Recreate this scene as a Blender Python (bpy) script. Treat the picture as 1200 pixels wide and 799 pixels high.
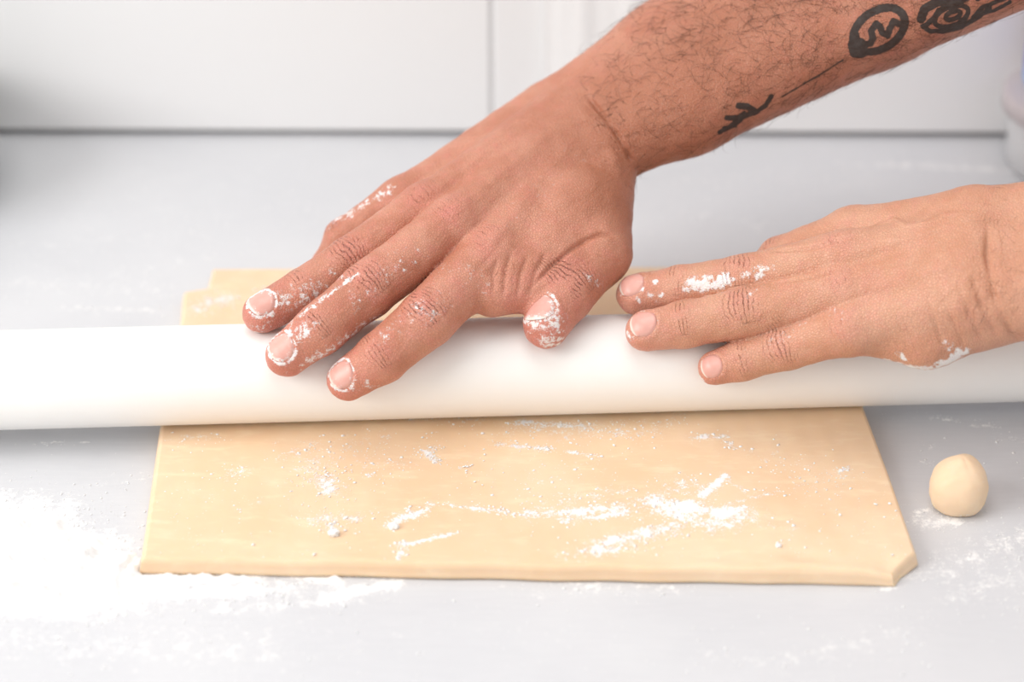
import bpy, math, random
import numpy as np

scene = bpy.context.scene
for o in list(bpy.data.objects):
    bpy.data.objects.remove(o, do_unlink=True)
R = math.radians

# ------------------------------------------------------------------ camera
cam_d = bpy.data.cameras.new('camera')
cam = bpy.data.objects.new('camera', cam_d)
scene.collection.objects.link(cam)
cam.location = (0.0, -0.918, 0.53)
cam.rotation_euler = (R(60), 0, 0)
cam_d.sensor_width = 36.0
cam_d.lens = 75.81
cam_d.clip_start = 0.02
cam_d.dof.use_dof = True
cam_d.dof.focus_distance = 0.950
cam_d.dof.aperture_fstop = 4.3
scene.camera = cam

# ------------------------------------------------------------------ light: a bright white kitchen, big window to the left
world = bpy.data.worlds.new('world')
scene.world = world
world.use_nodes = True
bg = world.node_tree.nodes['Background']
bg.inputs['Color'].default_value = (1.0, 0.985, 0.97, 1)
bg.inputs['Strength'].default_value = 0.72

def area(name, loc, target, size, size_y, power, color):
    d = bpy.data.lights.new(name, 'AREA')
    d.shape = 'RECTANGLE'; d.size = size; d.size_y = size_y
    d.energy = power; d.color = color
    o = bpy.data.objects.new(name, d)
    scene.collection.objects.link(o)
    o.location = loc
    from mathutils import Vector
    o.rotation_euler = (Vector(target) - Vector(loc)).to_track_quat('-Z', 'Y').to_euler()
    return o
area('window_light', (-1.95, -0.95, 1.20), (0.0, -0.03, 0.03), 1.5, 1.3, 33, (1.0, 0.985, 0.965))
area('top_fill_light', (-0.25, -0.05, 1.9), (0.0, 0.0, 0.0), 1.4, 1.0, 11, (1.0, 0.98, 0.96))  # added overhead fill, brightens the hands and the back counter

vs = scene.view_settings
vs.view_transform = 'Standard'
vs.look = 'None'
vs.gamma = 1.0
vs.use_curve_mapping = False
vs.exposure = 0.27

# ------------------------------------------------------------------ helpers
COL = scene.collection
rng = np.random.RandomState(7)

def tag(o, label=None, cat=None, group=None, kind=None):
    if label: o['label'] = label
    if cat: o['category'] = cat
    if group: o['group'] = group
    if kind: o['kind'] = kind
    return o

def empty(name, loc):
    o = bpy.data.objects.new(name, None)
    o.empty_display_size = 0.05
    COL.objects.link(o); o.location = loc
    return o

def mesh_obj(name, verts, faces, mat, parent=None, smooth=True, loc=(0, 0, 0), attrs=None):
    """verts in world metres; loc becomes the object's origin"""
    v = np.asarray(verts, np.float64) - np.array(loc)
    base = np.array(loc, dtype=np.float64)
    me = bpy.data.meshes.new(name)
    if isinstance(faces, np.ndarray):
        f = faces.astype(np.int32); k = f.shape[1]
        me.vertices.add(len(v)); me.vertices.foreach_set('co', v.astype(np.float32).ravel())
        me.loops.add(f.size); me.loops.foreach_set('vertex_index', f.ravel())
        me.polygons.add(len(f)); me.polygons.foreach_set('loop_start', np.arange(len(f), dtype=np.int32) * k)
        me.update(calc_edges=True)
    else:
        me.from_pydata([tuple(q) for q in v], [], faces)
        me.update()
    me.polygons.foreach_set('use_smooth', np.full(len(me.polygons), smooth))
    for an, av in (attrs or {}).items():
        av = np.asarray(av, np.float32)
        if av.ndim == 1:
            at = me.attributes.new(an, 'FLOAT', 'POINT'); at.data.foreach_set('value', av)
        else:
            at = me.attributes.new(an, 'FLOAT_VECTOR', 'POINT'); at.data.foreach_set('vector', av.ravel())
    me.validate()
    me.materials.append(mat)
    o = bpy.data.objects.new(name, me)
    COL.objects.link(o)
    if parent is not None:
        o.parent = parent
        pl = np.array(parent['_base']) if '_base' in parent else np.array(parent.location)
        o.location = tuple(base - pl)
    else:
        o.location = tuple(base)
    return o

def box_mesh(lo, hi, bevel=0.0):
    x0, y0, z0 = lo; x1, y1, z1 = hi; b = bevel
    if b <= 0:
        v = [(x0,y0,z0),(x1,y0,z0),(x1,y1,z0),(x0,y1,z0),(x0,y0,z1),(x1,y0,z1),(x1,y1,z1),(x0,y1,z1)]
        f = [(0,3,2,1),(4,5,6,7),(0,1,5,4),(1,2,6,5),(2,3,7,6),(3,0,4,7)]
        return v, f
    import bmesh
    bm = bmesh.new()
    v, f = box_mesh(lo, hi)
    vv = [bm.verts.new(q) for q in v]
    for q in f: bm.faces.new([vv[i] for i in q])
    bmesh.ops.bevel(bm, geom=list(bm.edges), offset=b, segments=3, affect='EDGES', profile=0.5)
    bm.verts.ensure_lookup_table()
    V = [tuple(q.co) for q in bm.verts]; idx = {q: i for i, q in enumerate(bm.verts)}
    F = [tuple(idx[q] for q in fa.verts) for fa in bm.faces]
    bm.free()
    return V, F

def lathe(profile, n=64):
    """closed solid of revolution about z from (radius, z) pairs, bottom to top"""
    v = []; f = []
    for r, z in profile:
        for i in range(n):
            a = 2 * math.pi * i / n
            v.append((r * math.cos(a), r * math.sin(a), z))
    m = len(profile)
    for j in range(m - 1):
        for i in range(n):
            k = (i + 1) % n
            f.append((j*n+i, j*n+k, (j+1)*n+k, (j+1)*n+i))
    f.append(tuple(range(n))[::-1]); f.append(tuple((m-1)*n+i for i in range(n)))
    return v, f

# ------------------------------------------------------------------ materials
class NT:
    """small wrapper that writes node trees"""
    def __init__(self, name):
        self.m = bpy.data.materials.new(name); self.m.use_nodes = True
        self.t = self.m.node_tree; self.n = self.t.nodes; self.l = self.t.links
        self.b = self.n['Principled BSDF']
    def node(self, typ, **kw):
        nd = self.n.new(typ)
        for k, v in kw.items(): setattr(nd, k, v)
        return nd
    def put(self, sock, v):
        if v is None: return
        if hasattr(v, 'is_linked') or isinstance(v, bpy.types.NodeSocket): self.l.new(v, sock)
        elif isinstance(v, (tuple, list)) and len(v) == 3 and sock.type == 'RGBA': sock.default_value = (*v, 1)
        else: sock.default_value = v
    def math(self, op, a, b=None, c=None, clamp=False):
        nd = self.node('ShaderNodeMath', operation=op); nd.use_clamp = clamp
        self.put(nd.inputs[0], a); self.put(nd.inputs[1], b); self.put(nd.inputs[2], c)
        return nd.outputs[0]
    def attr(self, name, out='Fac'):
        nd = self.node('ShaderNodeAttribute', attribute_name=name); return nd.outputs[out]
    def pos(self, scale=(1, 1, 1)):
        g = self.node('ShaderNodeNewGeometry'); mp = self.node('ShaderNodeMapping')
        self.l.new(g.outputs['Position'], mp.inputs['Vector']); mp.inputs['Scale'].default_value = scale
        return mp.outputs[0]
    def noise(self, vec, scale, detail=3, rough=.55, out='Fac'):
        nd = self.node('ShaderNodeTexNoise'); self.l.new(vec, nd.inputs['Vector'])
        nd.inputs['Scale'].default_value = scale; nd.inputs['Detail'].default_value = detail
        nd.inputs['Roughness'].default_value = rough
        return nd.outputs[out]
    def voronoi(self, vec, scale, feature='F1'):
        nd = self.node('ShaderNodeTexVoronoi', feature=feature); self.l.new(vec, nd.inputs['Vector'])
        nd.inputs['Scale'].default_value = scale
        return nd.outputs['Distance']
    def ramp(self, v, lo, hi, a=0.0, b=1.0):
        nd = self.node('ShaderNodeMapRange'); nd.interpolation_type = 'SMOOTHSTEP'
        self.put(nd.inputs[0], v)
        for i, q in enumerate((lo, hi, a, b)): nd.inputs[i + 1].default_value = q
        return nd.outputs[0]
    def mix(self, f, a, b):
        nd = self.node('ShaderNodeMix', data_type='RGBA')
        self.put(nd.inputs[0], f); self.put(nd.inputs[6], a); self.put(nd.inputs[7], b)
        return nd.outputs[2]
    def bump(self, h, strength, dist, prev=None):
        nd = self.node('ShaderNodeBump'); self.put(nd.inputs['Height'], h)
        nd.inputs['Strength'].default_value = strength; nd.inputs['Distance'].default_value = dist
        if prev is not None: self.l.new(prev, nd.inputs['Normal'])
        return nd.outputs[0]
    def set(self, **kw):
        for k, v in kw.items(): self.put(self.b.inputs[k.replace('_', ' ')], v)
        return self.m

FLOUR = (0.845, 0.84, 0.835)

def mat_plain(name, color, rough=.5, spec=.4, var=.03, scale=30, bump=0.0):
    t = NT(name); p = t.pos()
    n = t.noise(p, scale)
    c = t.mix(n, tuple(max(0, q - var) for q in color), tuple(min(1, q + var) for q in color))
    kw = dict(Base_Color=c, Roughness=rough)
    t.set(**kw); t.b.inputs['Specular IOR Level'].default_value = spec
    if bump: t.set(Normal=t.bump(n, .3, bump))
    return t.m

def mat_counter():
    t = NT('brushed_counter'); p = t.pos((1, 9, 1)); q = t.pos()
    streak = t.noise(p, 55, 5, .65)
    cloud = t.noise(q, 9, 4)
    base = t.mix(streak, (.545, .550, .575), (.620, .625, .645))
    base = t.mix(t.ramp(cloud, .35, .7, 0, .35), base, (.69, .69, .70))
    fl = t.attr('flour')
    n1 = t.noise(q, 420, 4, .7); n2 = t.noise(q, 1500, 2, .6)
    grain = t.math('ADD', t.math('MULTIPLY', n1, .75), t.math('MULTIPLY', n2, .35))
    grain = t.math('ADD', t.math('MULTIPLY', grain, .7), t.math('MULTIPLY', t.noise(q, 140, 4, .7), .42))
    m = t.ramp(t.math('ADD', fl, t.math('MULTIPLY', t.math('SUBTRACT', grain, .60), 3.2)), .35, .95)
    m = t.math('MULTIPLY', m, t.ramp(fl, .01, .12))
    t.set(Base_Color=t.mix(m, base, FLOUR), Roughness=t.math('ADD', t.math('MULTIPLY', m, .55), .36))
    t.b.inputs['Specular IOR Level'].default_value = .45
    h = t.math('ADD', t.math('MULTIPLY', m, .6), t.math('MULTIPLY', streak, .04))
    t.set(Normal=t.bump(h, .5, .0004))
    return t.m

def mat_dough():
    t = NT('shortcrust_dough'); q = t.pos()
    big = t.noise(q, 14, 4, .6); fine = t.noise(q, 260, 4, .7); st = t.noise(t.pos((1, 3, 1)), 60, 3, .6)
    base = t.mix(t.ramp(big, .3, .72), (.755, .535, .345), (.805, .612, .428))
    base = t.mix(t.ramp(st, .5, .8, 0, .4), base, (.90, .76, .55))
    spot = t.ramp(t.voronoi(q, 110), .03, .07, 1, 0)
    base = t.mix(t.math('MULTIPLY', spot, t.ramp(fine, .6, .7, 0, .35)), base, (.66, .44, .22))
    fl = t.attr('flour')
    n1 = t.noise(q, 460, 4, .75); n2 = t.noise(q, 1700, 2, .6)
    grain = t.math('ADD', t.math('MULTIPLY', n1, .75), t.math('MULTIPLY', n2, .4))
    grain = t.math('ADD', t.math('MULTIPLY', grain, .7), t.math('MULTIPLY', t.noise(q, 150, 4, .7), .42))
    m = t.ramp(t.math('ADD', fl, t.math('MULTIPLY', t.math('SUBTRACT', grain, .61), 4.2)), .45, .95)
    m = t.math('MULTIPLY', m, t.ramp(fl, .01, .16))
    t.set(Base_Color=t.mix(m, base, FLOUR), Roughness=.62)
    t.b.inputs['Specular IOR Level'].default_value = .3
    t.b.inputs['Subsurface Weight'].default_value = .25
    t.b.inputs['Subsurface Radius'].default_value = (1.0, .6, .3)
    t.b.inputs['Subsurface Scale'].default_value = .004
    h = t.math('ADD', t.math('MULTIPLY', m, .7), t.math('MULTIPLY', fine, .25))
    t.set(Normal=t.bump(h, .5, .0005))
    return t.m

def mat_skin(name, tones):
    """tones: base, warm, tip colours; attributes: flour, red, tan, crease (s, w, m)"""
    t = NT(name); q = t.pos()
    base_c, pale_c, red_c, tan_c = tones
    big = t.noise(q, 45, 4, .6); mid = t.noise(q, 190, 4, .65); fine = t.noise(q, 900, 3, .6)
    c = t.mix(t.ramp(big, .36, .64), base_c, pale_c)
    c = t.mix(t.math('MULTIPLY', t.ramp(mid, .42, .72), .34), c, red_c)
    c = t.mix(t.attr('tan'), c, tan_c)
    c = t.mix(t.math('MULTIPLY', t.attr('red'), t.ramp(mid, .2, .7, .55, 1.0)), c, red_c)
    cell = t.voronoi(q, 850, 'DISTANCE_TO_EDGE')
    c = t.mix(t.ramp(cell, 0, .16, .30, 0), c, tuple(k * .5 for k in base_c))
    # joint wrinkles
    cr = t.node('ShaderNodeSeparateXYZ'); t.l.new(t.attr('crease', 'Vector'), cr.inputs[0])
    s, w, m = cr.outputs
    wob = t.math('MULTIPLY', t.math('SUBTRACT', t.noise(q, 150, 4, .65), .5), 6.5)
    bow = t.math('MULTIPLY', t.math('MULTIPLY', w, w), s)
    ph = t.math('ADD', t.math('MULTIPLY', t.math('ADD', s, t.math('MULTIPLY', bow, .55)), 3.14159 / .23), wob)
    sn = t.math('ABSOLUTE', t.math('SINE', ph))
    line = t.math('POWER', t.math('SUBTRACT', 1.0, sn), 2.6)
    brk = t.ramp(t.noise(q, 170, 2), .36, .56)
    line = t.math('MULTIPLY', t.math('MULTIPLY', line, m), brk)
    c = t.mix(t.math('MULTIPLY', line, .5, clamp=True), c, tuple(k * .55 for k in red_c))
    fl = t.attr('flour')
    n1 = t.noise(q, 520, 4, .75); n2 = t.noise(q, 1900, 2, .6)
    grain = t.math('ADD', t.math('MULTIPLY', n1, .8), t.math('MULTIPLY', n2, .4))
    grain = t.math('ADD', t.math('MULTIPLY', grain, .7), t.math('MULTIPLY', t.noise(q, 240, 4, .7), .40))
    fm = t.ramp(t.math('ADD', fl, t.math('MULTIPLY', t.math('SUBTRACT', grain, .62), 4.6)), .45, 1.05)
    fm = t.math('MULTIPLY', fm, t.ramp(fl, .02, .3))
    # dust caught all over the skin
    c = t.mix(t.math('MULTIPLY', fm, .86), c, FLOUR)
    t.set(Base_Color=c, Roughness=t.math('ADD', t.math('MULTIPLY', fm, .4), .42))
    t.b.inputs['Specular IOR Level'].default_value = .46
    t.b.inputs['Subsurface Weight'].default_value = .16
    t.b.inputs['Subsurface Radius'].default_value = (1.0, .36, .2)
    t.b.inputs['Subsurface Scale'].default_value = .0035
    cells = t.ramp(cell, 0, .22)
    h = t.math('ADD', t.math('MULTIPLY', cells, .30), t.math('MULTIPLY', fine, .35))
    h = t.math('ADD', h, t.math('MULTIPLY', mid, .45))
    nb = t.bump(h, 1.0, .0005)
    nb = t.bump(t.math('SUBTRACT', 1.0, line), .9, .0011, nb)
    nb = t.bump(fm, .35, .0004, nb)
    t.set(Normal=nb)
    return t.m

def mat_nail():
    t = NT('fingernail'); q = t.pos()
    e = t.attr('edge')
    c = t.mix(t.noise(q, 300, 2), (.66, .31, .26), (.72, .40, .34))
    c = t.mix(t.ramp(e, .88, .97), c, (.80, .66, .59))
    fl = t.ramp(t.math('ADD', t.attr('flour'), t.math('MULTIPLY', t.math('SUBTRACT', t.noise(q, 500, 5, .75), .55), 4.0)), .45, 1.0)
    c = t.mix(t.math('MULTIPLY', fl, .85), c, FLOUR)
    t.set(Base_Color=c, Roughness=.34)
    t.b.inputs['Subsurface Weight'].default_value = .2
    t.b.inputs['Subsurface Radius'].default_value = (1, .4, .3)
    t.b.inputs['Subsurface Scale'].default_value = .002
    return t.m

def mat_pin():
    t = NT('white_plastic'); q = t.pos()
    n = t.noise(q, 60, 4)
    c = t.mix(n, (.87, .855, .83), (.90, .89, .87))
    st = t.math('MULTIPLY', t.attr('stain'), t.ramp(t.noise(q, 130, 4, .7), .45, .62))
    c = t.mix(t.math('MULTIPLY', st, .9), c, (.84, .68, .42))
    t.set(Base_Color=c, Roughness=.42)
    t.b.inputs['Specular IOR Level'].default_value = .4
    t.b.inputs['Subsurface Weight'].default_value = .15
    t.b.inputs['Subsurface Radius'].default_value = (1, .9, .8)
    t.b.inputs['Subsurface Scale'].default_value = .006
    t.set(Normal=t.bump(t.noise(q, 500, 3), .06, .0003))
    return t.m

M = {
    'counter': mat_counter(), 'dough': mat_dough(), 'nail': mat_nail(), 'pin': mat_pin(),
    'skin_r': mat_skin('skin_right', ((.505, .198, .120), (.600, .272, .180), (.66, .222, .182), (.375, .134, .068))),
    'skin_l_lit': mat_skin('skin_left_lit', ((.590, .280, .172), (.650, .345, .228), (.66, .265, .210), (.55, .255, .15))),  # brighter light on the left hand is put into these lighter tones
    'flour': mat_plain('flour', FLOUR, .95, .1, .02, 400, .0002),
    'hair': mat_plain('dark_hair', (.065, .028, .014), .5, .4, .01, 100),
    'ink': mat_plain('tattoo_ink', (.055, .041, .036), .5, .35, .03, 500),
    'panel': mat_plain('white_gloss_panel', (.80, .80, .805), .28, .45, .008, 6),
    'seam': mat_plain('pale_seam', (.66, .66, .665), .6, .3, .01, 30),
    'joint': mat_plain('dark_joint', (.20, .17, .155), .8, .2, .05, 40),
    'cloth': mat_plain('white_cloth', (.86, .86, .86), .9, .15, .02, 300, .0003),
    'grey': mat_plain('grey_enamel', (.62, .62, .63), .45, .4, .02, 20),
    'lid': mat_plain('mauve_lid', (.50, .45, .46), .5, .4, .02, 20),
    'dark': mat_plain('dark_teal_enamel', (.10, .15, .15), .5, .4, .02, 20),
}


# ------------------------------------------------------------------ measured positions (metres; the arms in centimetres)
PIN_R = .0225
PIN_A = (-0.3814, -0.0942, 0.0295)
PIN_B = (0.4356, -0.0515, 0.0295)
PIN_STAINS = [((0.0187, -0.1092, 0.036), .006), ((0.0375, -0.1075, 0.038), .007), ((0.042, -0.1092, 0.036), .005)]
BALL = (0.1931, -0.1427, 0.0)
DOUGH_LEFT = [(-0.1534, -0.1927), (-0.1563, -0.1465), (-0.1601, -0.0881), (-0.1631, -0.0229), (-0.1639, 0.0138), (-0.1662, 0.0375), (-0.1545, 0.0411), (-0.1546, 0.0631)]
DOUGH_RIGHT = [(0.1563, -0.2016), (0.1597, -0.1957), (0.163, -0.1927), (0.1681, -0.1873), (0.1657, -0.1279), (0.1623, -0.0697), (0.1598, -0.0106), (0.1563, 0.0278), (0.1308, 0.0502), (0.1103, 0.0659)]
DOUGH_STROKES = [(0.0622, -0.1516, 0.098, -0.1613, 0.0082, 0.86), (0.0691, -0.1593, 0.0901, -0.1682, 0.0064, 0.86), (0.0355, -0.1831, 0.0684, -0.1695, 0.00512, 0.8), (0.0229, -0.1897, 0.0497, -0.1831, 0.00395, 0.65), (0.0817, -0.1464, 0.0933, -0.1305, 0.00232, 1.05), (0.0639, -0.1549, 0.0741, -0.1385, 0.00701, 0.55), (0.0952, -0.1516, 0.1152, -0.1425, 0.00231, 0.65), (0.0931, -0.1339, 0.1011, -0.1431, 0.00156, 0.55), (0.0746, -0.1318, 0.085, -0.1418, 0.00597, 0.4), (0.008, -0.1593, 0.0492, -0.1568, 0.00465, 0.8), (0.0235, -0.1657, 0.0502, -0.1581, 0.00228, 0.8), (0.0184, -0.1484, 0.0524, -0.1425, 0.00588, 0.42), (0.0019, -0.0856, 0.0349, -0.09, 0.00245, 0.75), (0.0039, -0.0914, 0.0616, -0.0957, 0.00866, 0.36), (0.0814, -0.1, 0.0961, -0.0986, 0.00242, 0.8), (0.0956, -0.1043, 0.1063, -0.1127, 0.00241, 0.5), (0.0387, -0.09, 0.0777, -0.0863, 0.00496, 0.3), (-0.0057, -0.105, 0.0152, -0.1085, 0.0016, 0.75), (0.0152, -0.1085, 0.0379, -0.1148, 0.0016, 0.6), (-0.0876, -0.1182, -0.0792, -0.1398, 0.00846, 0.47), (-0.0835, -0.1318, -0.0792, -0.1398, 0.00418, 0.7), (-0.124, -0.1298, -0.1162, -0.1264, 0.00478, 0.5), (-0.095, -0.1113, -0.0613, -0.1029, 0.01216, 0.25), (-0.0263, -0.1529, -0.0036, -0.1581, 0.00154, 0.95), (-0.0036, -0.1581, 0.0073, -0.1619, 0.00153, 0.5), (-0.0462, -0.1831, -0.0233, -0.1738, 0.00149, 0.95), (-0.0472, -0.1927, -0.0441, -0.1818, 0.00148, 0.85), (-0.0506, -0.1657, -0.0371, -0.1581, 0.00405, 0.8), (-0.0454, -0.1613, -0.0329, -0.1529, 0.00229, 0.6), (-0.0764, -0.1682, -0.0747, -0.172, 0.00227, 0.9), (-0.0851, -0.1632, -0.0652, -0.1632, 0.00464, 0.5), (-0.038, -0.1113, -0.0332, -0.1196, 0.00199, 0.85), (-0.0399, -0.1099, -0.0324, -0.1085, 0.002, 0.6), (-0.068, -0.1182, -0.047, -0.1217, 0.00604, 0.32), (-0.0225, -0.1237, -0.0187, -0.1264, 0.00237, 0.6), (-0.0635, -0.1305, -0.0613, -0.1291, 0.00157, 0.8), (-0.0546, -0.0812, -0.0156, -0.0841, 0.00437, 0.38), (-0.1534, -0.1007, -0.1383, -0.0986, 0.00491, 0.3), (-0.1427, -0.1385, -0.1098, -0.1516, 0.00712, 0.15), (0.1133, -0.1182, 0.1454, -0.1318, 0.00967, 0.22), (0.1219, -0.1418, 0.1342, -0.1318, 0.00828, 0.25), (0.1443, -0.1264, 0.1482, -0.1251, 0.00157, 0.8), (0.1103, -0.1818, 0.1118, -0.1812, 0.00149, 0.9), (0.0628, -0.0753, 0.0782, -0.0797, 0.00247, 0.3), (0.0112, -0.1318, 0.0375, -0.1251, 0.00955, 0.22), (0.1019, -0.1581, 0.1187, -0.1707, 0.00582, 0.25), (-0.1574, 0.0215, -0.1448, 0.0303, 0.00613, 0.7), (-0.1295, 0.0392, -0.1253, 0.041, 0.00272, 0.5)]
COUNTER_STROKES = [(-0.2523, -0.1414, -0.1991, -0.1479, 0.01306, 0.9), (-0.2199, -0.1543, -0.1759, -0.1763, 0.01525, 1), (-0.2377, -0.1732, -0.1618, -0.1974, 0.02074, 1.05), (-0.2309, -0.2033, -0.1739, -0.2091, 0.01679, 0.9), (-0.1785, -0.1824, -0.1562, -0.1885, 0.00685, 0.9), (-0.1581, -0.1986, -0.1058, -0.195, 0.00562, 0.8), (-0.1565, -0.2091, -0.091, -0.2033, 0.00779, 0.65), (-0.0901, -0.1926, -0.0704, -0.1974, 0.00452, 0.95), (-0.0765, -0.2091, -0.0474, -0.1992, 0.00668, 0.7), (-0.1175, -0.2159, -0.0625, -0.2108, 0.00553, 0.5), (-0.2232, -0.2371, -0.1009, -0.2425, 0.02165, 0.38), (-0.1015, -0.2371, 0.034, -0.2316, 0.03247, 0.16), (0.1728, -0.1556, 0.1899, -0.1543, 0.00527, 0.75), (0.1752, -0.1479, 0.1848, -0.1453, 0.00232, 0.7), (0.1863, -0.1582, 0.1977, -0.1556, 0.00192, 0.6), (0.1833, -0.1854, 0.2176, -0.1658, 0.01367, 0.5), (0.1849, -0.2062, 0.2236, -0.1885, 0.01451, 0.45), (0.1522, -0.2033, 0.1583, -0.2021, 0.0022, 0.95), (0.1548, -0.1974, 0.1736, -0.1903, 0.00563, 0.4), (0.0997, -0.2543, 0.1603, -0.2289, 0.01063, 0.38), (0.0772, -0.2452, 0.1001, -0.2506, 0.00751, 0.3), (0.0141, -0.1974, 0.0351, -0.2009, 0.0045, 0.55), (0.028, -0.2033, 0.0665, -0.2021, 0.00616, 0.45), (0.0, -0.2033, 0.0139, -0.2091, 0.00672, 0.3), (0.1943, -0.0715, 0.2058, -0.0737, 0.00166, 0.75), (0.2122, -0.0774, 0.2229, -0.0789, 0.00206, 0.75), (0.1837, -0.1075, 0.1892, -0.111, 0.00161, 0.6), (0.2184, -0.0862, 0.2441, -0.0934, 0.00437, 0.4), (0.1893, -0.097, 0.1922, -0.0934, 0.00122, 0.7), (-0.217, -0.0934, -0.2048, -0.092, 0.00163, 0.6), (-0.1959, -0.092, -0.1932, -0.092, 0.00122, 0.7), (-0.1789, -0.1247, -0.1625, -0.1213, 0.00603, 0.35), (-0.1781, -0.1414, -0.1604, -0.1479, 0.00475, 0.2), (0.0733, 0.1555, 0.1386, 0.1243, 0.01362, 0.32), (0.0916, 0.1827, 0.1846, 0.1939, 0.01234, 0.3), (0.1418, 0.1555, 0.1921, 0.1772, 0.01059, 0.25), (0.1956, 0.2029, 0.2867, 0.1939, 0.00548, 0.62), (0.2176, 0.2191, 0.2271, 0.2167, 0.00312, 0.6), (0.2743, 0.2052, 0.2951, 0.211, 0.00627, 0.7), (-0.254, 0.0993, -0.1657, 0.1192, 0.01596, 0.28), (-0.2643, 0.0612, -0.1749, 0.052, 0.0155, 0.35), (-0.1729, 0.1397, -0.0848, 0.1502, 0.01944, 0.25), (-0.1458, 0.1939, -0.0593, 0.2167, 0.01555, 0.2), (-0.1996, 0.0705, -0.1621, 0.0896, 0.01136, 0.3), (-0.2732, 0.1502, -0.1993, 0.1609, 0.01356, 0.2), (-0.2242, 0.034, -0.1761, 0.0296, 0.00552, 0.45)]
HEAP_STROKES = [(-0.25, -0.1511, -0.201, -0.1575, 0.01059, 0.9), (-0.2197, -0.1556, -0.1813, -0.1763, 0.01172, 0.95), (-0.2363, -0.1794, -0.1658, -0.1944, 0.01718, 1), (-0.2309, -0.2033, -0.1804, -0.2119, 0.01343, 0.9), (-0.182, -0.1824, -0.1594, -0.1903, 0.00685, 0.85), (-0.1566, -0.1974, -0.1094, -0.1938, 0.00507, 0.75), (-0.1533, -0.2073, -0.1049, -0.2033, 0.00613, 0.62), (-0.0884, -0.1926, -0.0732, -0.1968, 0.00396, 0.85), (-0.0714, -0.2079, -0.0509, -0.1997, 0.00501, 0.6)]
HEAP_BOX = (-0.2794, -0.0408, -0.2316, -0.1213)
HEAP_GROOVE = [(-0.1578, -0.1824), (-0.1605, -0.1926), (-0.1602, -0.2033), (-0.156, -0.2125), (-0.1468, -0.2159)]
CLUMPS = [(-0.0748, -0.1751, .0070, 0.0021, 'angular lump of flour alone near the plain end of the dough', 51), (-0.0497, -0.1701, .0070, 0.002, 'upright sliver of flour beside a flour streak on the dough', 52), (0.1108, -0.1837, .0070, 0.0012, 'tiny pale flour crumb by the crushed corner of the dough', 53)]
PERSON_AT = (.42, .06, .0)
TOWEL = (.017, .080, .012, .30)
CANISTER = (0.3311, 0.2029, 0.0)
CAN_H = .033
POT = (-0.352, 0.166, 0.0)
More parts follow.
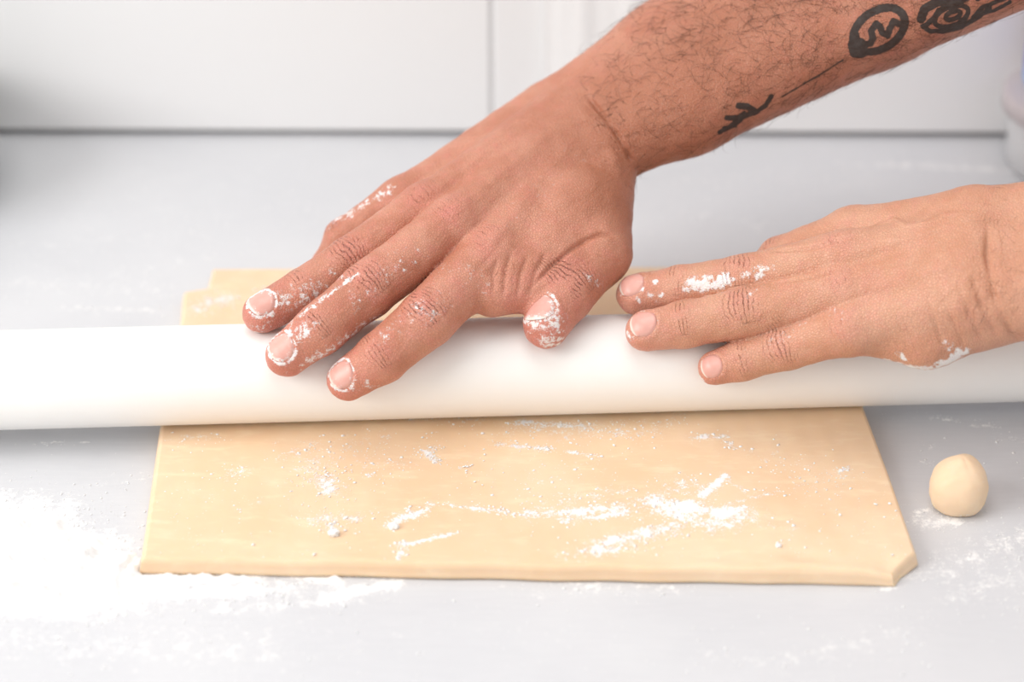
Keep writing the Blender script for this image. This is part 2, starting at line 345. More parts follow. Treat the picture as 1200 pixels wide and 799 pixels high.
RIGHT_ARM = {'body': [((-1.033, -6.179, 7.962), (3.392, -0.062, 10.24), 1.2, 1.5), ((-2.692, -5.044, 8.884), (2.887, 0.758, 10.651), 1.15, 1.5), ((-4.018, -3.435, 8.897), (2.227, 2.04, 10.863), 1.05, 1.45), ((-5.092, -1.47, 8.404), (1.645, 3.765, 10.671), 1.0, 1.35), ((-1.568, -3.795, 7.372), (2.43, 0.872, 8.826), 1.2, 1.6), ((-3.773, -2.018, 7.791), (1.238, 3.331, 9.248), 1.0, 1.5),
          ((3.909, -5.093, 7.565), (4.156, -1.534, 9.317), 1.42, 1.55), ((0.384, -6.309, 7.251), (2.809, -3.32, 9.1), 1.15, 1.5), ((1.733, -5.935, 7.051), (3.511, -3.32, 9.1), 1.1, 1.5), ((-0.572, -7.077, 7.143), (1.921, -5.799, 7.762), 1.1, 1.2), ((-0.833, -7.933, 6.832), (2.301, -6.523, 6.843), 0.85, 1.0), ((3.11, 3.499, 11.278), (7.163, 4.725, 13.317), 1.7, 2.2),
          ((4.469, 0.065, 10.444), (8.199, 1.212, 11.976), 1.7, 2.2), ((3.717, 1.749, 10.861), (7.679, 2.863, 12.697), 1.9, 2.5), ((7.163, 4.725, 13.317), (16.189, 6.678, 19.02), 2.2, 3.1), ((8.199, 1.212, 11.976), (17.105, 3.002, 16.157), 2.2, 2.65), ((7.679, 2.863, 12.697), (16.726, 5.359, 17.592), 2.5, 3.3), ((16.189, 6.678, 19.02), (28.6, 7.838, 27.571), 3.1, 4.0),
          ((17.105, 3.002, 16.157), (28.491, 0.539, 23.474), 2.65, 3.3)],
 'box': ((-12.816, -12.407, 2.241), (33.4, 12.638, 32.371)),
 'fingers': {'index': {'dorsal': (-0.385, -0.652, 0.653), 'nail': (1.24, 1.2, 0, 0.5, 1.25), 'nailflour': 0.42, 'pts': [(-1.033, -6.135, 7.939), (-3.742, -9.425, 6.543), (-5.71, -10.487, 5.214), (-7.195, -10.647, 4.178)], 'rad': (1.34, 1.25, 1.12, 0.93)},
             'middle': {'dorsal': (-0.286, -0.599, 0.748), 'nail': (1.28, 1.2, 0, 0.5, 1.35), 'nailflour': 0.66, 'pts': [(-2.692, -5.044, 8.884), (-6.34, -8.064, 7.292), (-8.382, -9.635, 6.188), (-9.882, -10.191, 5.17)], 'rad': (1.29, 1.23, 1.12, 0.95)},
             'pinky': {'dorsal': (-0.872, 0.376, 0.315), 'pts': [(-5.175, -1.381, 8.405), (-7.799, -2.325, 6.878), (-8.62, -1.885, 5.157), (-8.954, -1.475, 3.741)], 'rad': (1.0, 0.92, 0.82, 0.7)},
             'ring': {'dorsal': (-0.044, -0.443, 0.895), 'nail': (1.22, 1.2, 0, 0.5, 1.35), 'nailflour': 0.68, 'pts': [(-4.018, -3.435, 8.897), (-7.34, -5.47, 7.283), (-9.439, -7.088, 6.585), (-11.136, -8.005, 6.047)], 'rad': (1.18, 1.1, 1.0, 0.88)},
             'thumb': {'dorsal': (-0.443, -0.072, 0.893), 'nail': (1.5, 1.4, 0, 0.55, 1.0), 'nailflour': 0.85, 'pts': [(3.907, -5.137, 7.588), (2.451, -6.896, 6.479), (1.511, -8.826, 5.858)], 'rad': (1.42, 1.25, 1.0)}},
 'flour': [([(-10.005, -8.316, 6.784), (-8.643, -7.672, 7.121)], 0.604, 0.62), ([(-11.368, -8.652, 5.498), (-9.292, -9.946, 6.922)], 0.415, 0.5), ([(-9.021, -9.951, 7.138), (-8.015, -9.182, 7.69)], 0.264, 0.72), ([(-8.011, -9.241, 7.679), (-7.389, -8.872, 8.03), (-6.867, -8.697, 8.317)], 0.189, 0.8), ([(-9.482, -11.029, 4.971), (-7.628, -10.472, 5.809), (-6.005, -9.155, 6.477)], 0.377, 0.6),
           ([(-9.644, -10.488, 6.376), (-8.687, -10.634, 6.758)], 0.491, 0.7), ([(-7.99, -6.982, 7.611), (-7.415, -8.454, 8.102)], 0.264, 0.5), ([(-8.123, -2.263, 7.825), (-6.727, -1.969, 8.607), (-5.678, -2.015, 9.244)], 0.34, 0.72), ([(-8.995, -2.023, 6.453), (-8.225, -2.54, 7.744)], 0.34, 0.45), ([(0.974, -9.3, 6.558), (1.87, -9.598, 6.383)], 0.679, 0.85),
           ([(1.499, -9.801, 5.636), (2.07, -9.5, 5.376)], 0.453, 0.9), ([(3.414, -7.378, 7.522), (3.962, -7.142, 7.092)], 0.415, 0.45), ([(-4.065, -10.189, 7.568), (-3.507, -10.476, 7.305)], 0.604, 0.36), ([(-5.542, -10.865, 6.464), (-2.968, -9.692, 7.716)], 0.679, 0.3), ([(-4.88, -7.789, 8.809), (-1.498, -8.522, 7.925)], 0.83, 0.27),
           ([(-6.693, -9.51, 7.615), (-4.874, -8.072, 8.534)], 0.604, 0.33), ([(0.0, -5.309, 9.661), (3.521, -1.902, 11.012)], 1.509, 0.14), ([(-6.305, -11.565, 4.514), (-5.947, -11.439, 4.351)], 0.302, 0.5), ([(-7.621, -11.471, 4.239), (-6.494, -11.566, 4.427)], 0.264, 0.5)],
 'folds': [([(3.498, 0.892, 12.679), (4.144, -0.156, 12.279), (4.785, -1.192, 11.715), (5.422, -1.583, 10.69), (5.928, -0.919, 9.328)], -0.22, 0.12), ([(3.014, 0.44, 12.36), (3.7, -0.629, 11.975), (4.389, -1.538, 11.273), (4.925, -2.274, 10.498)], 0.1, 0.35),
           ([(1.056, -7.955, 7.533), (1.702, -7.392, 8.002), (2.582, -6.706, 8.496), (3.354, -6.119, 8.791), (3.967, -5.925, 8.948), (4.584, -5.867, 8.789)], -0.17, 0.11), ([(3.803, -6.685, 8.228), (4.816, -6.397, 7.731)], -0.05, 0.08), ([(-0.943, -7.076, 9.072), (0.77, -4.169, 10.165), (2.745, -1.396, 11.422)], 0.045, 0.28),
           ([(-2.732, -5.92, 9.968), (-0.387, -3.234, 10.783), (1.969, -0.717, 11.757)], 0.05, 0.28), ([(-3.969, -4.247, 9.904), (-1.567, -1.854, 10.774), (0.793, -0.01, 11.653)], 0.045, 0.25), ([(-0.376, -8.588, 7.321), (-0.301, -7.885, 8.094), (0.0, -7.118, 8.669)], -0.085, 0.12), ([(0.188, -8.475, 7.044), (0.377, -7.872, 7.916), (0.681, -7.181, 8.489)], -0.085, 0.12),
           ([(0.754, -8.258, 7.14), (1.057, -7.627, 7.956), (1.515, -6.955, 8.541)], -0.085, 0.12), ([(-0.825, -8.678, 7.37), (-0.827, -8.054, 8.099), (-0.603, -7.462, 8.636)], -0.07, 0.1), ([(-1.686, -8.281, 8.306), (-0.941, -7.553, 8.685), (-0.378, -6.751, 9.117)], -0.03, 0.15)],
 'hair': [((3.578, 0.95, 12.74), (26.93, 0.545, 26.5), 0, 5200, 1.6, 0.008, 0.2)],
 'hair_side': (-0.1, -0.752, 0.652),
 'hair_turn': 1.0,
 'joints': [((-3.875, -9.912, 7.548), (-0.673, -0.627, -0.392), (-0.118, -0.433, 0.894), 1.0, 0.775, 1.188, 1.0), ((-5.994, -11.113, 5.951), (-0.792, -0.28, -0.543), (-0.282, -0.621, 0.732), 1.15, 0.336, 1.064, 0.7), ((-1.149, -6.548, 9.137), (-0.604, -0.734, -0.311), (-0.091, -0.325, 0.941), 0.75, 0.75, 0.8, 0.35),
            ((-6.415, -8.553, 8.282), (-0.73, -0.589, -0.346), (-0.068, -0.442, 0.895), 1.0, 0.763, 1.168, 1.0), ((-8.556, -10.176, 7.021), (-0.763, -0.458, -0.457), (-0.173, -0.537, 0.826), 1.15, 0.336, 1.064, 0.7), ((-2.748, -5.561, 9.994), (-0.73, -0.604, -0.319), (-0.045, -0.422, 0.905), 0.75, 0.75, 0.8, 0.35),
            ((-7.407, -5.924, 8.16), (-0.782, -0.527, -0.333), (-0.068, -0.46, 0.886), 1.0, 0.682, 1.045, 1.0), ((-9.451, -7.469, 7.4), (-0.803, -0.536, -0.261), (-0.013, -0.423, 0.906), 1.15, 0.3, 0.95, 0.7), ((-4.151, -3.985, 9.864), (-0.788, -0.483, -0.383), (-0.119, -0.491, 0.863), 0.75, 0.75, 0.8, 0.35),
            ((-8.334, -1.953, 7.388), (-0.724, -0.106, -0.682), (-0.647, 0.449, 0.617), 1.0, 0.57, 0.874, 1.0), ((-9.242, -1.624, 5.457), (-0.335, 0.246, -0.909), (-0.843, 0.354, 0.406), 1.15, 0.246, 0.779, 0.7), ((2.541, -7.419, 7.471), (-0.507, -0.78, -0.366), (0.079, -0.465, 0.882), 1.0, 0.775, 1.188, 1.0),
            ((4.549, -1.277, 11.582), (0.816, 0.33, 0.474), (-0.043, -0.784, 0.62), 0.9, 1.1, 2.6, 0.3), ((-0.301, -8.088, 7.904), (0.97, 0.084, -0.228), (0.224, -0.671, 0.707), 0.6, 0.9, 0.9, 0.3), ((1.531, -5.194, 9.604), (0.756, 0.518, 0.4), (-0.114, -0.497, 0.86), 1.0, 2.0, 2.0, 0.1)],
 'origin': (6.285, -0.149, 13.217),
 'red': [((-3.875, -9.912, 7.548), 0.938, 0.55), ((-5.994, -11.113, 5.951), 0.84, 0.35), ((-7.358, -10.665, 4.064), 1.395, 0.9), ((-6.452, -10.567, 4.696), 1.488, 0.5), ((-1.143, -6.527, 9.074), 0.8, 0.45), ((-6.415, -8.553, 8.282), 0.922, 0.55), ((-8.556, -10.176, 7.021), 0.84, 0.35), ((-10.04, -10.249, 5.062), 1.425, 0.9), ((-9.132, -9.913, 5.679), 1.52, 0.5),
         ((-2.745, -5.534, 9.935), 0.8, 0.45), ((-7.407, -5.924, 8.16), 0.825, 0.55), ((-9.451, -7.469, 7.4), 0.75, 0.35), ((-11.306, -8.097, 5.994), 1.32, 0.9), ((-10.288, -7.547, 6.316), 1.408, 0.5), ((-4.144, -3.956, 9.814), 0.8, 0.45), ((-8.334, -1.953, 7.388), 0.69, 0.55), ((-9.242, -1.624, 5.457), 0.615, 0.35), ((-8.999, -1.421, 3.554), 1.05, 0.9), ((-8.787, -1.68, 4.449), 1.12, 0.5),
         ((2.541, -7.419, 7.471), 0.938, 0.55), ((1.426, -8.998, 5.802), 1.5, 0.9), ((1.981, -7.861, 6.169), 1.6, 0.5), ((-2.846, -5.921, 9.968), 0.528, 0.8), ((-1.055, -7.262, 8.957), 0.604, 0.5), ((0.0, -8.479, 7.261), 0.943, 0.35), ((1.495, -9.745, 6.251), 0.906, 0.6), ((-2.237, -9.115, 7.823), 0.755, 0.3)],
 'side': 'right',
 'tan': [([(4.709, -1.023, 11.896), (18.319, 5.761, 18.5), (26.481, -1.541, 26.0)], 4.2, 0.85), ([(5.228, -4.153, 9.082), (3.845, -4.199, 10.393), (4.507, -1.527, 11.268)], 1.9, 0.8)],
 'tattoos': [((16.678, 0.148, 16.238), (0.039, 0.0, 0.0), (-0.0, -0.019, -0.034), (0.166, 0.916, -0.366),
              [([([(27.7, -18.0), (29.6, -13.4), (30.1, -8.2), (29.1, -2.5), (26.6, 3.2), (22.8, 8.8), (17.8, 14.0), (12.0, 18.5), (5.5, 22.0), (-1.2, 24.4), (-7.9, 25.6), (-14.2, 25.6), (-19.7, 24.2), (-24.3, 21.6), (-27.7, 18.0), (-29.6, 13.4), (-30.1, 8.2), (-29.1, 2.5), (-26.6, -3.2), (-22.8, -8.8), (-17.8, -14.0), (-12.0, -18.5), (-5.5, -22.0), (1.2, -24.4), (7.9, -25.6), (14.2, -25.6),
                   (19.7, -24.2), (24.3, -21.6), (27.7, -18.0)],
                  9.5),
                 ([(-30, 27), (-32, 17), (-27, 7)], 9), ([(-30, 29), (-20, 30), (-8, 25)], 6), ([(-22, 13), (-16, 17), (-10, 16), (-7, 10), (-9, 1), (-3, -7), (1, -4), (4, 3), (10, 6), (13, -2), (17, -10), (23, -7)], 8)],
                'round dark ink emblem tattoo with a zigzag inside')]),
             ((19.622, -0.263, 17.1), (0.038, 0.0, 0.0), (-0.0, -0.019, -0.033), (0.196, 0.913, -0.358),
              [([([(15.5, -3.1), (15.6, -2.1), (15.3, -0.9), (14.6, 0.2), (13.5, 1.4), (12.1, 2.5), (10.4, 3.4), (8.5, 4.2), (6.6, 4.8), (4.7, 5.1), (2.9, 5.2), (1.3, 5.0), (0.0, 4.6), (-0.9, 3.9), (-1.5, 3.1), (-1.6, 2.1), (-1.3, 0.9), (-0.6, -0.2), (0.5, -1.4), (1.9, -2.5), (3.6, -3.4), (5.5, -4.2), (7.4, -4.8), (9.3, -5.1), (11.1, -5.2), (12.7, -5.0), (14.0, -4.6), (14.9, -3.9), (15.5, -3.1)],
                  6),
                 ([(24.5, -6.9), (24.9, -4.4), (24.3, -1.7), (22.8, 1.2), (20.4, 4.1), (17.2, 6.8), (13.4, 9.2), (9.1, 11.2), (4.7, 12.7), (0.3, 13.6), (-3.9, 13.9), (-7.7, 13.5), (-10.8, 12.5), (-13.1, 10.9), (-14.5, 8.9), (-14.9, 6.4), (-14.3, 3.7), (-12.8, 0.8), (-10.4, -2.1), (-7.2, -4.8), (-3.4, -7.2), (0.9, -9.2), (5.3, -10.7), (9.7, -11.6), (13.9, -11.9), (17.7, -11.5), (20.8, -10.5),
                   (23.1, -8.9), (24.5, -6.9)],
                  6),
                 ([(-29, 13), (-20, 19), (-4, 19), (18, 13), (36, 2), (50, -8)], 6), ([(-31, 4), (-27, -7), (-14, -15), (2, -18), (15, -24)], 11), ([(-26, 12), (-16, 3), (-10, -6), (12, -14), (30, -24)], 6), ([(31, 2), (42, -10), (58, -16), (76, -24)], 5), ([(40, -1), (56, -6), (74, -16)], 4.5), ([(36, -20), (48, -26)], 7)],
                'dark ink scroll tattoo with an eye shape')]),
             ((10.993, -0.548, 12.624), (0.039, 0.0, 0.0), (-0.0, -0.02, -0.034), (0.11, 0.909, -0.402),
              [([([(-37, 27), (-22, 19), (-12, 12)], 5.5), ([(-28, 10), (-14, 10), (0, 5)], 6.5), ([(-14, -4), (-4, -3), (4, 2)], 8), ([(4, 5), (17, -4), (24, -15)], 5.5), ([(-32, 22), (-18, 19)], 4), ([(-24, 18), (-8, 3)], 3.5), ([(108, -57), (77, -38), (37, -15)], 1.7)], 'small dark ink sprig tattoo near the wrist')])],
 'voxel': 0.125}
LEFT_ARM = {'body': [((15.283, -5.751, 8.945), (20.073, -7.896, 10.46), 1.05, 1.55), ((14.612, -7.98, 8.824), (19.876, -9.144, 10.145), 1.05, 1.5), ((14.418, -9.408, 7.898), (19.516, -10.52, 9.422), 1.0, 1.5), ((14.728, -10.935, 6.972), (19.278, -11.299, 8.602), 0.95, 1.4), ((15.066, -10.178, 6.369), (17.837, -11.179, 6.772), 0.95, 1.35), ((17.837, -11.179, 6.772), (20.826, -11.227, 7.895), 1.35, 1.4),
          ((17.33, -3.644, 6.629), (20.062, -7.077, 8.434), 1.3, 1.6), ((15.297, -6.588, 7.313), (19.397, -8.87, 8.114), 1.0, 1.6), ((20.061, -8.022, 10.357), (23.83, -8.974, 11.17), 1.6, 1.9), ((19.665, -11.111, 8.706), (23.404, -12.076, 9.113), 1.6, 1.9), ((19.91, -9.369, 9.432), (23.61, -10.556, 10.141), 1.7, 2.2), ((23.83, -8.974, 11.17), (32.612, -13.899, 16.242), 1.9, 2.9),
          ((23.404, -12.076, 9.113), (32.005, -16.931, 14.182), 1.9, 2.8), ((23.61, -10.556, 10.141), (32.237, -15.635, 15.21), 2.2, 3.1)],
 'box': ((3.904, -20.531, 2.456), (36.312, -1.44, 19.942)),
 'fingers': {'index': {'dorsal': (-0.527, 0.63, 0.57), 'pts': [(15.283, -5.751, 8.945), (12.263, -4.728, 7.067), (11.286, -3.761, 5.349), (10.751, -3.02, 4.036)], 'rad': (1.1, 1.0, 0.92, 0.78)},
             'middle': {'dorsal': (-0.248, -0.335, 0.909), 'nail': (1.25, 1.2, 0, 0.66, 0.25), 'nailflour': 0.1, 'pts': [(14.612, -7.98, 8.824), (10.199, -7.156, 7.273), (7.517, -6.688, 6.584), (5.624, -6.458, 6.151)], 'rad': (1.2, 1.08, 1.0, 0.92)},
             'pinky': {'dorsal': (-0.235, -0.755, 0.613), 'nail': (1.05, 1.0, 0, 0.56, 0.35), 'nailflour': 0.15, 'pts': [(14.728, -10.935, 6.972), (12.063, -9.933, 5.453), (10.253, -9.71, 4.669), (8.995, -9.686, 4.217)], 'rad': (1.1, 1.0, 0.9, 0.76)},
             'ring': {'dorsal': (-0.135, -0.502, 0.854), 'nail': (1.25, 1.2, 0, 0.66, 0.3), 'nailflour': 0.15, 'pts': [(14.418, -9.408, 7.898), (10.226, -8.911, 6.555), (7.633, -8.736, 5.894), (5.938, -8.805, 5.585)], 'rad': (1.2, 1.1, 1.02, 0.9)},
             'thumb': {'dorsal': (-0.449, 0.643, 0.62), 'pts': [(17.296, -3.819, 6.72), (15.284, -3.444, 5.403), (13.675, -3.976, 4.789)], 'rad': (1.3, 1.15, 0.9)}},
 'flour': [([(8.029, -7.655, 7.327), (8.986, -7.896, 7.501), (9.423, -7.949, 7.744)], 0.34, 1.6), ([(7.807, -7.697, 7.134), (8.325, -7.67, 7.465)], 0.226, 1.0), ([(5.796, -7.18, 6.852), (5.796, -7.193, 6.838)], 0.132, 1.2), ([(6.4, -7.106, 7.159), (6.399, -7.124, 7.147)], 0.151, 1.1), ([(6.17, -7.409, 6.674), (6.189, -7.414, 6.676)], 0.151, 1.1),
           ([(6.476, -7.531, 6.437), (6.693, -7.521, 6.778)], 0.113, 1.1), ([(5.648, -7.379, 6.353), (5.723, -7.393, 6.361)], 0.132, 1.1), ([(10.223, -8.09, 8.034), (11.417, -8.243, 8.54)], 0.226, 0.62), ([(10.696, -8.27, 8.003), (10.948, -8.297, 8.144)], 0.226, 0.8), ([(10.061, -9.241, 7.679), (10.431, -9.202, 7.785)], 0.302, 0.4),
           ([(16.267, -11.42, 5.376), (17.445, -12.021, 5.561), (18.606, -12.408, 6.131), (19.087, -12.498, 6.606)], 0.415, 1.5), ([(16.61, -12.191, 6.385), (16.743, -12.173, 6.162)], 0.226, 0.9), ([(18.458, -12.693, 7.098), (18.901, -12.535, 6.586)], 0.302, 0.6), ([(13.751, -10.917, 7.763), (14.047, -11.413, 7.831)], 0.302, 0.4), ([(5.091, -9.096, 5.665), (5.34, -9.475, 5.535)], 0.151, 0.9),
           ([(8.244, -9.804, 3.891), (8.524, -10.138, 3.827)], 0.151, 0.8), ([(11.172, -10.22, 6.093), (12.386, -10.621, 6.75)], 0.528, 0.3)],
 'folds': [([(20.206, -10.062, 11.558), (19.994, -11.458, 10.738), (20.113, -12.786, 9.626), (20.86, -13.102, 8.164), (21.421, -12.719, 7.405)], -0.16, 0.13), ([(19.313, -12.197, 10.118), (19.649, -12.876, 9.145), (20.455, -12.853, 7.732)], -0.14, 0.12), ([(18.701, -12.152, 9.89), (19.149, -12.853, 8.846), (19.854, -12.737, 7.499)], -0.09, 0.12),
           ([(18.112, -12.048, 9.507), (18.5, -12.691, 8.467), (19.191, -12.641, 7.109)], -0.07, 0.12), ([(17.584, -11.964, 9.174), (17.872, -12.558, 8.144), (18.324, -12.704, 6.979)], -0.055, 0.12), ([(20.693, -10.143, 11.599), (20.455, -11.481, 10.751), (20.515, -12.794, 9.833), (21.034, -13.291, 8.805)], 0.06, 0.28),
           ([(11.127, -8.824, 8.004), (12.599, -9.342, 8.538), (13.372, -9.511, 8.839), (13.942, -9.522, 9.096)], -0.11, 0.11), ([(11.472, -7.501, 8.912), (13.042, -8.233, 9.421), (14.276, -8.437, 9.987)], -0.12, 0.12), ([(12.752, -10.475, 7.05), (13.746, -10.967, 7.749), (14.637, -10.848, 8.27)], -0.05, 0.16),
           ([(14.836, -8.32, 10.135), (15.996, -7.479, 10.165), (16.689, -7.642, 10.498), (17.014, -8.728, 10.758), (17.691, -8.955, 10.997), (18.533, -8.945, 11.401), (19.309, -9.345, 11.684)], 0.07, 0.16), ([(14.686, -9.994, 9.139), (16.441, -10.118, 9.828), (17.848, -10.002, 10.59)], 0.05, 0.25), ([(14.233, -9.057, 9.476), (16.18, -9.219, 10.184), (18.24, -9.566, 11.062)], 0.05, 0.22),
           ([(14.291, -10.607, 8.429), (16.698, -11.064, 9.384), (18.686, -11.552, 10.383)], 0.05, 0.26), ([(15.856, -8.9, 10.226), (16.864, -9.418, 10.411), (17.508, -10.502, 10.236)], 0.04, 0.14)],
 'hair': [((19.79, -11.085, 10.949), (31.563, -17.226, 16.0), 0, 600, 1.0, 0.005, 0.5)],
 'hair_side': (-0.1, -0.3, 0.949),
 'hair_turn': -1.0,
 'joints': [((11.923, -4.219, 7.726), (-0.697, 0.347, -0.627), (-0.378, 0.566, 0.733), 1.0, 0.62, 0.95, 0.8), ((10.862, -3.253, 5.846), (-0.399, 0.45, -0.799), (-0.512, 0.613, 0.601), 1.15, 0.276, 0.874, 0.56), ((9.871, -7.468, 8.133), (-0.94, 0.171, -0.297), (-0.338, -0.32, 0.885), 1.0, 0.67, 1.026, 0.8),
            ((7.272, -6.986, 7.397), (-0.961, 0.147, -0.235), (-0.272, -0.332, 0.903), 1.15, 0.3, 0.95, 0.56), ((14.194, -8.34, 9.822), (-0.929, 0.173, -0.327), (-0.367, -0.316, 0.875), 0.75, 0.75, 0.8, 0.28), ((9.938, -9.399, 7.367), (-0.955, 0.095, -0.282), (-0.291, -0.493, 0.82), 1.0, 0.682, 1.045, 0.8),
            ((7.447, -9.196, 6.666), (-0.975, 0.024, -0.221), (-0.203, -0.501, 0.841), 1.15, 0.306, 0.969, 0.56), ((14.056, -9.966, 8.824), (-0.946, 0.112, -0.303), (-0.318, -0.49, 0.812), 0.75, 0.75, 0.8, 0.28), ((11.646, -10.58, 5.92), (-0.864, 0.237, -0.444), (-0.463, -0.719, 0.518), 1.0, 0.62, 0.95, 0.8),
            ((10.012, -10.319, 5.146), (-0.925, 0.074, -0.373), (-0.298, -0.751, 0.589), 1.15, 0.27, 0.855, 0.56), ((14.168, -11.657, 7.478), (-0.826, 0.311, -0.471), (-0.536, -0.691, 0.485), 0.75, 0.75, 0.8, 0.28), ((14.89, -2.774, 6.086), (-0.882, -0.038, -0.47), (-0.38, 0.648, 0.66), 1.0, 0.713, 1.092, 0.8),
            ((19.48, -12.87, 9.06), (0.984, -0.168, -0.066), (-0.149, -0.963, 0.225), 0.6, 1.2, 1.6, 0.28), ((20.28, -11.462, 10.741), (0.991, -0.133, -0.004), (-0.065, -0.512, 0.857), 0.6, 0.9, 2.5, 0.18), ((16.699, -12.361, 7.115), (0.844, -0.379, 0.38), (-0.402, -0.915, -0.02), 0.6, 1.2, 1.2, 0.2)],
 'origin': (19.742, -11.46, 10.74),
 'red': [((11.923, -4.219, 7.726), 0.75, 0.55), ((10.862, -3.253, 5.846), 0.69, 0.35), ((10.684, -2.927, 3.871), 1.17, 0.9), ((11.018, -3.39, 4.692), 1.248, 0.5), ((9.871, -7.468, 8.133), 0.81, 0.55), ((7.272, -6.986, 7.397), 0.75, 0.35), ((5.43, -6.434, 6.107), 1.38, 0.9), ((6.57, -6.573, 6.368), 1.472, 0.5), ((14.216, -8.321, 9.77), 0.8, 0.45), ((9.938, -9.399, 7.367), 0.825, 0.55),
         ((7.447, -9.196, 6.666), 0.765, 0.35), ((5.742, -8.813, 5.549), 1.35, 0.9), ((6.786, -8.77, 5.739), 1.44, 0.5), ((14.075, -9.937, 8.775), 0.8, 0.45), ((11.646, -10.58, 5.92), 0.75, 0.55), ((10.012, -10.319, 5.146), 0.675, 0.35), ((8.807, -9.683, 4.149), 1.14, 0.9), ((9.624, -9.698, 4.443), 1.216, 0.5), ((14.197, -11.619, 7.452), 0.8, 0.45), ((14.89, -2.774, 6.086), 0.862, 0.55),
         ((13.496, -4.035, 4.721), 1.35, 0.9), ((14.479, -3.71, 5.096), 1.44, 0.5), ((6.1, -7.462, 6.399), 0.679, 0.5), ((5.443, -9.316, 6.136), 0.755, 0.6), ((8.132, -9.699, 4.048), 0.679, 0.5), ((15.345, -10.757, 8.72), 0.604, 0.35), ((12.388, -10.329, 7.222), 0.528, 0.3)],
 'side': 'left',
 'tan': [([(21.114, -11.705, 10.869), (31.563, -17.226, 16.0)], 3.5, 0.5)],
 'tattoos': (),
 'voxel': 0.125}

# ---- implicit-surface modelling for the arms (centimetres) ----
def unit(v):
    v = np.asarray(v, dtype=np.float64)
    return v / (np.linalg.norm(v) + 1e-12)

def cone(p, a, b, ra, rb):
    a = np.asarray(a, np.float32); b = np.asarray(b, np.float32)
    ba = b - a
    pa = p - a
    t = np.clip(pa @ ba / float(ba @ ba), 0, 1)
    q = pa - t[:, None] * ba
    return np.sqrt(np.einsum('ij,ij->i', q, q)) - (ra + (rb - ra) * t)

def smin(ds, k):
    m = np.minimum.reduce(ds)
    s = np.zeros_like(m)
    for d in ds:
        s += np.exp(-np.minimum((d - m) / k, 60))
    return m - k * np.log(s)

class Arm:
    """palm and forearm blended softly, each finger blended into the palm only"""
    def __init__(self, spec):
        self.spec = spec
        self.side = spec['side']
        self.extra = []            # tendons and veins, added once the base is known
        self.fingers = spec['fingers']
        self.bones = []            # (finger, a, b, ra, rb)
        for fn, F in self.fingers.items():
            P = F['pts']; R = F['rad']
            for i in range(len(P) - 1):
                self.bones.append((fn, i, np.array(P[i]), np.array(P[i + 1]), R[i], R[i + 1]))

    def finger(self, p, F):
        P = F['pts']; R = F['rad']
        ds = [cone(p, P[i], P[i + 1], R[i], R[i + 1]) for i in range(len(P) - 1)]
        n = np.array(F['dorsal'], np.float32)
        for c, r in F.get('blobs', []):
            ds.append(cone(p, c, np.array(c) + 0.001, r, r))
        return smin(ds, 0.10)

    def base(self, p):
        ds = [cone(p, a, b, ra, rb) for a, b, ra, rb in self.spec['body']]
        return smin(ds, 0.26)

    def __call__(self, p):
        p = np.asarray(p, np.float32)
        B = self.base(p)
        if self.extra:
            # tendons: soft ridges on the back of the hand
            m = np.abs(B) < 1.2
            if m.any():
                q = p[m]
                e = smin([cone(q, *c) for c in self.extra], 0.05)
                B = B.copy(); B[m] = smin([B[m], e], 0.11)
        d = None
        for fn, F in self.fingers.items():
            f = smin([B, self.finger(p, F)], F.get('k', 0.22))
            d = f if d is None else np.minimum(d, f)
        return d

def raymarch(f, o, d, n=160, far=200.0, step=0.7):
    o = np.atleast_2d(np.asarray(o, np.float64)); d = np.atleast_2d(np.asarray(d, np.float64))
    t = np.zeros(len(o))
    for _ in range(n):
        t = t + np.clip(f((o + t[:, None] * d).astype(np.float32)), -2, 50) * step
    t = np.where(t < far, t, np.nan)
    return o + t[:, None] * d

def gradient(f, p, e=0.03):
    g = np.zeros_like(p)
    for k in ((1, -1, -1), (-1, -1, 1), (-1, 1, -1), (1, 1, 1)):
        kk = np.array(k, np.float32)
        g += kk * f(p + e * kk)[:, None]
    return g / (np.linalg.norm(g, axis=1, keepdims=True) + 1e-9)

def chunked(f, p, n=400000):
    if len(p) <= n:
        return f(p)
    return np.concatenate([f(p[i:i + n]) for i in range(0, len(p), n)])

